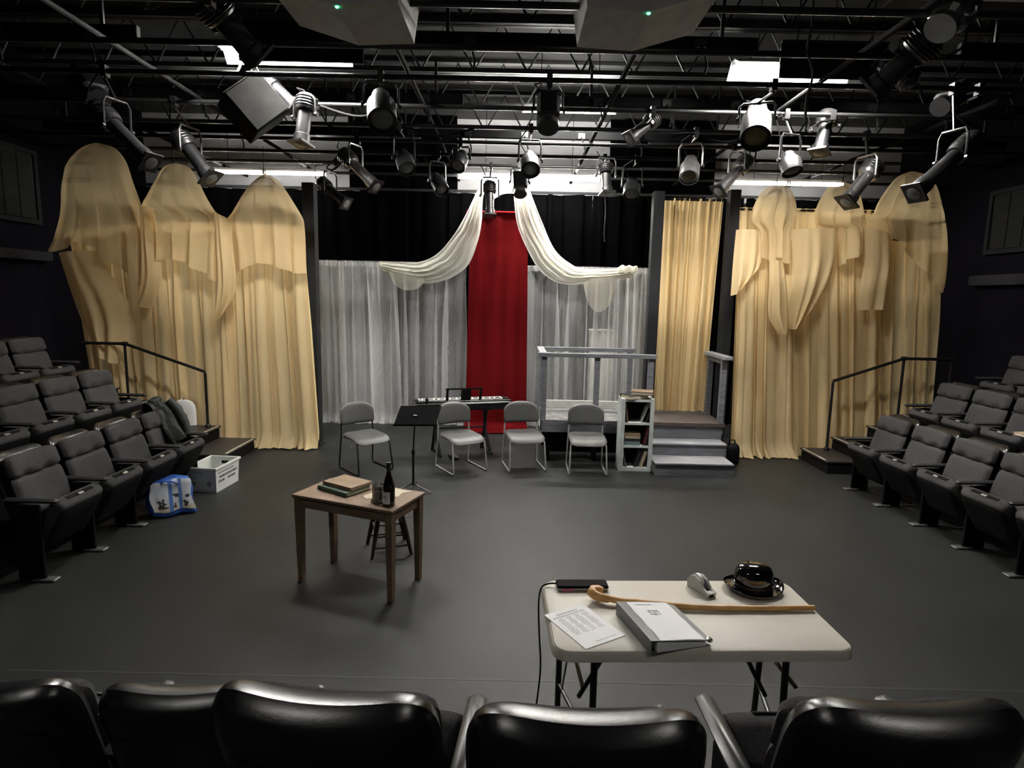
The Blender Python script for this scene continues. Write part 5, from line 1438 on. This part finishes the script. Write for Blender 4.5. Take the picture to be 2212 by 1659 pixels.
# shopping bag
t = thing('shopping_bag', 'slumped blue shopping bag with a picture print beside the crate', 'bag', (-3.35, 5.74, 0), math.radians(36))
def sack(q):
    x, y, z = q
    zz = z + 0.16
    k = zz / 0.34
    x, y, zz = x * 1.12, y * 1.05, zz * 1.12
    return (x * (1 - 0.05 * k) - 0.03 * k + 0.012 * math.sin(z * 26 + y * 15), y * (1 - 0.35 * k) + 0.05 * k + 0.01 * math.sin(x * 30), max(0.003, zz + 0.05 * x * k + 0.010 * math.sin(x * 25)))
MB().pillow(0.185, 0.165, 0.110, sack, corner=0.05, p=6, edge=16, nx=18, nz=16).build('sack', M['blue'], t, 1.2)
def bag_print_mat():
    m, n, l = new_mat('bag_picture_print')
    out = n.new('ShaderNodeOutputMaterial'); p = n.new('ShaderNodeBsdfPrincipled'); l.new(p.outputs[0], out.inputs[0])
    p.inputs['Roughness'].default_value = 0.35
    tc = n.new('ShaderNodeTexCoord')
    sx = n.new('ShaderNodeSeparateXYZ'); l.new(tc.outputs['Object'], sx.inputs[0])
    def ramp_node(src, stops, const=True):
        r = n.new('ShaderNodeValToRGB')
        r.color_ramp.interpolation = 'CONSTANT' if const else 'LINEAR'
        el = r.color_ramp.elements
        while len(el) < len(stops): el.new(0.5)
        for e, (pos, c) in zip(el, stops):
            e.position = pos; e.color = rgba(c)
        l.new(src, r.inputs[0])
        return r
    mr = n.new('ShaderNodeMapRange'); mr.inputs[1].default_value = 0.05; mr.inputs[2].default_value = 0.32
    l.new(sx.outputs[2], mr.inputs[0])
    base = ramp_node(mr.outputs[0], [(0.0, (0.55, 0.45, 0.30)), (0.22, (0.62, 0.62, 0.62)), (0.5, (0.66, 0.70, 0.78))], False)
    wv = n.new('ShaderNodeTexNoise'); wv.inputs['Scale'].default_value = 16; l.new(tc.outputs['Object'], wv.inputs[0])
    spots = ramp_node(wv.outputs[0], [(0.0, (1, 1, 1)), (0.56, (1, 1, 1)), (0.57, (0.09, 0.08, 0.08))])
    mask = ramp_node(mr.outputs[0], [(0.0, (0, 0, 0)), (0.14, (1, 1, 1)), (0.62, (0, 0, 0))])
    mx = n.new('ShaderNodeMixRGB'); mx.blend_type = 'MULTIPLY'
    l.new(mask.outputs[0], mx.inputs[0]); l.new(base.outputs[0], mx.inputs[1]); l.new(spots.outputs[0], mx.inputs[2])
    mp = n.new('ShaderNodeMapRange'); mp.inputs[1].default_value = -0.18; mp.inputs[2].default_value = 0.18
    l.new(sx.outputs[0], mp.inputs[0])
    stripe = ramp_node(mp.outputs[0], [(0.0, (0, 0, 0)), (0.40, (1, 1, 1)), (0.50, (0, 0, 0)), (0.64, (1, 1, 1)), (0.72, (0, 0, 0))])
    mx2 = n.new('ShaderNodeMixRGB'); l.new(stripe.outputs[0], mx2.inputs[0]); l.new(mx.outputs[0], mx2.inputs[1])
    mx2.inputs[2].default_value = (0.10, 0.22, 0.55, 1)
    l.new(mx2.outputs[0], p.inputs['Base Color'])
    return m
M['bag_print'] = bag_print_mat()
def bag_front(u, v):
    x = -0.155 + 0.325 * u
    z = -0.105 + 0.255 * v
    q = sack((x, -0.112 * math.sqrt(max(0, 1 - abs(z / 0.165) ** 16)) - 0.006, z))
    return q
MB().sheet(bag_front, 14, 14).build('printed_panel', M['bag_print'], t, 1.2)
MB().path([(-0.10, -0.03, 0.29), (-0.08, -0.05, 0.35), (0.0, -0.06, 0.345), (0.06, -0.05, 0.31)], 0.009, 6).build('handle', M['blue'], t)

# dark jacket over the end seat of the left front row
t = thing('jacket', 'dark green jacket draped over the front row seat at left', 'jacket', (-3.80, 6.24, 0.0))
def jk(u, v):
    # u across the seat (y), v from behind over the top and down the front
    s = 2 * u - 1
    w = 0.10 + 0.06 * math.sin(3 * v) + 0.05 * v
    y = 0.14 + 0.015 * math.sin(13 * v) + s * (0.12 + 0.05 * v)
    k = fold_k(u * 1.3 + 0.15 * v)
    if v < 0.25:
        q = v / 0.25
        x, z = -0.16 + 0.06 * q, 0.72 + 0.28 * q
    elif v < 0.38:
        q = (v - 0.25) / 0.13
        x, z = -0.10 + 0.10 * q, 1.0 + 0.03 * math.sin(PI * q)
    else:
        q = (v - 0.38) / 0.62
        x, z = 0.0 + 0.22 * q, 1.0 - 0.40 * q
    return (x + 0.035 * k * (0.4 + v), y, z + 0.02 * k * (1 - abs(s)) - 0.05 * s * s * (0.4 if v > .3 else 0))
fold_k = fold_fn(77, 2.5)
MB().sheet(jk, 26, 36).build('coat_body', M['jacket'], t, 1.2)
MB().path([(0.02, 0.27, 1.00), (0.10, 0.30, 0.90), (0.17, 0.31, 0.74), (0.20, 0.30, 0.60)], [0.05, 0.055, 0.05, 0.04], 10).build('sleeve', M['jacket'], t, 1.2)
MB().pillow(0.045, 0.045, 0.09, lambda q: (q[0] - 0.03, q[1] + 0.12, q[2] + 1.01 + 0.01 * math.sin(q[1] * 30)), nx=8, nz=8).build('collar', M['jacket'], t, 1.2)

t = thing('cardboard_box', 'small cardboard box at the foot of the left gold curtain', 'box', (-4.60, 8.10, 0.34))
MB().box((0, 0, 0.085), (0.24, 0.14, 0.17)).build('carton', M['tan'], t, 0)
MB().box((-0.02, -0.01, 0.182), (0.24, 0.10, 0.004), Matrix.Rotation(0.08, 4, 'Y')).build('flap', M['tan'], t, 0)
MB().box((-0.05, -0.071, 0.08), (0.03, 0.001, 0.05)).build('print', M['ink'], t, 0)
t = thing('round_lampshade', 'white round shade behind the cardboard box', 'lampshade', (-4.56, 8.245, 0.34))
MB().lathe([(0.16, 0.0), (0.16, 0.20), (0.15, 0.27), (0.12, 0.32), (0.07, 0.35), (0.01, 0.36)], 24, Matrix.Diagonal((1, 0.3, 1, 1))).build('shade', M['paper'], t)
MB().lathe([(0.012, 0.35), (0.010, 0.375)], 10).build('finial', M['chrome'], t)

t = thing('tan_folder', 'tan folder lying on a middle row seat at the right picture edge', 'folder', (5.02, 5.42, 0.987), math.radians(8))
MB().box((0, 0, 0.004), (0.26, 0.60, 0.008)).build('back_cover', M['tan'], t, 0)
MB().box((0, 0, 0.014), (0.25, 0.58, 0.012)).build('papers', M['paper'], t, 0)
MB().box((0, 0, 0.024), (0.26, 0.60, 0.008)).build('front_cover', M['tan'], t, 0)
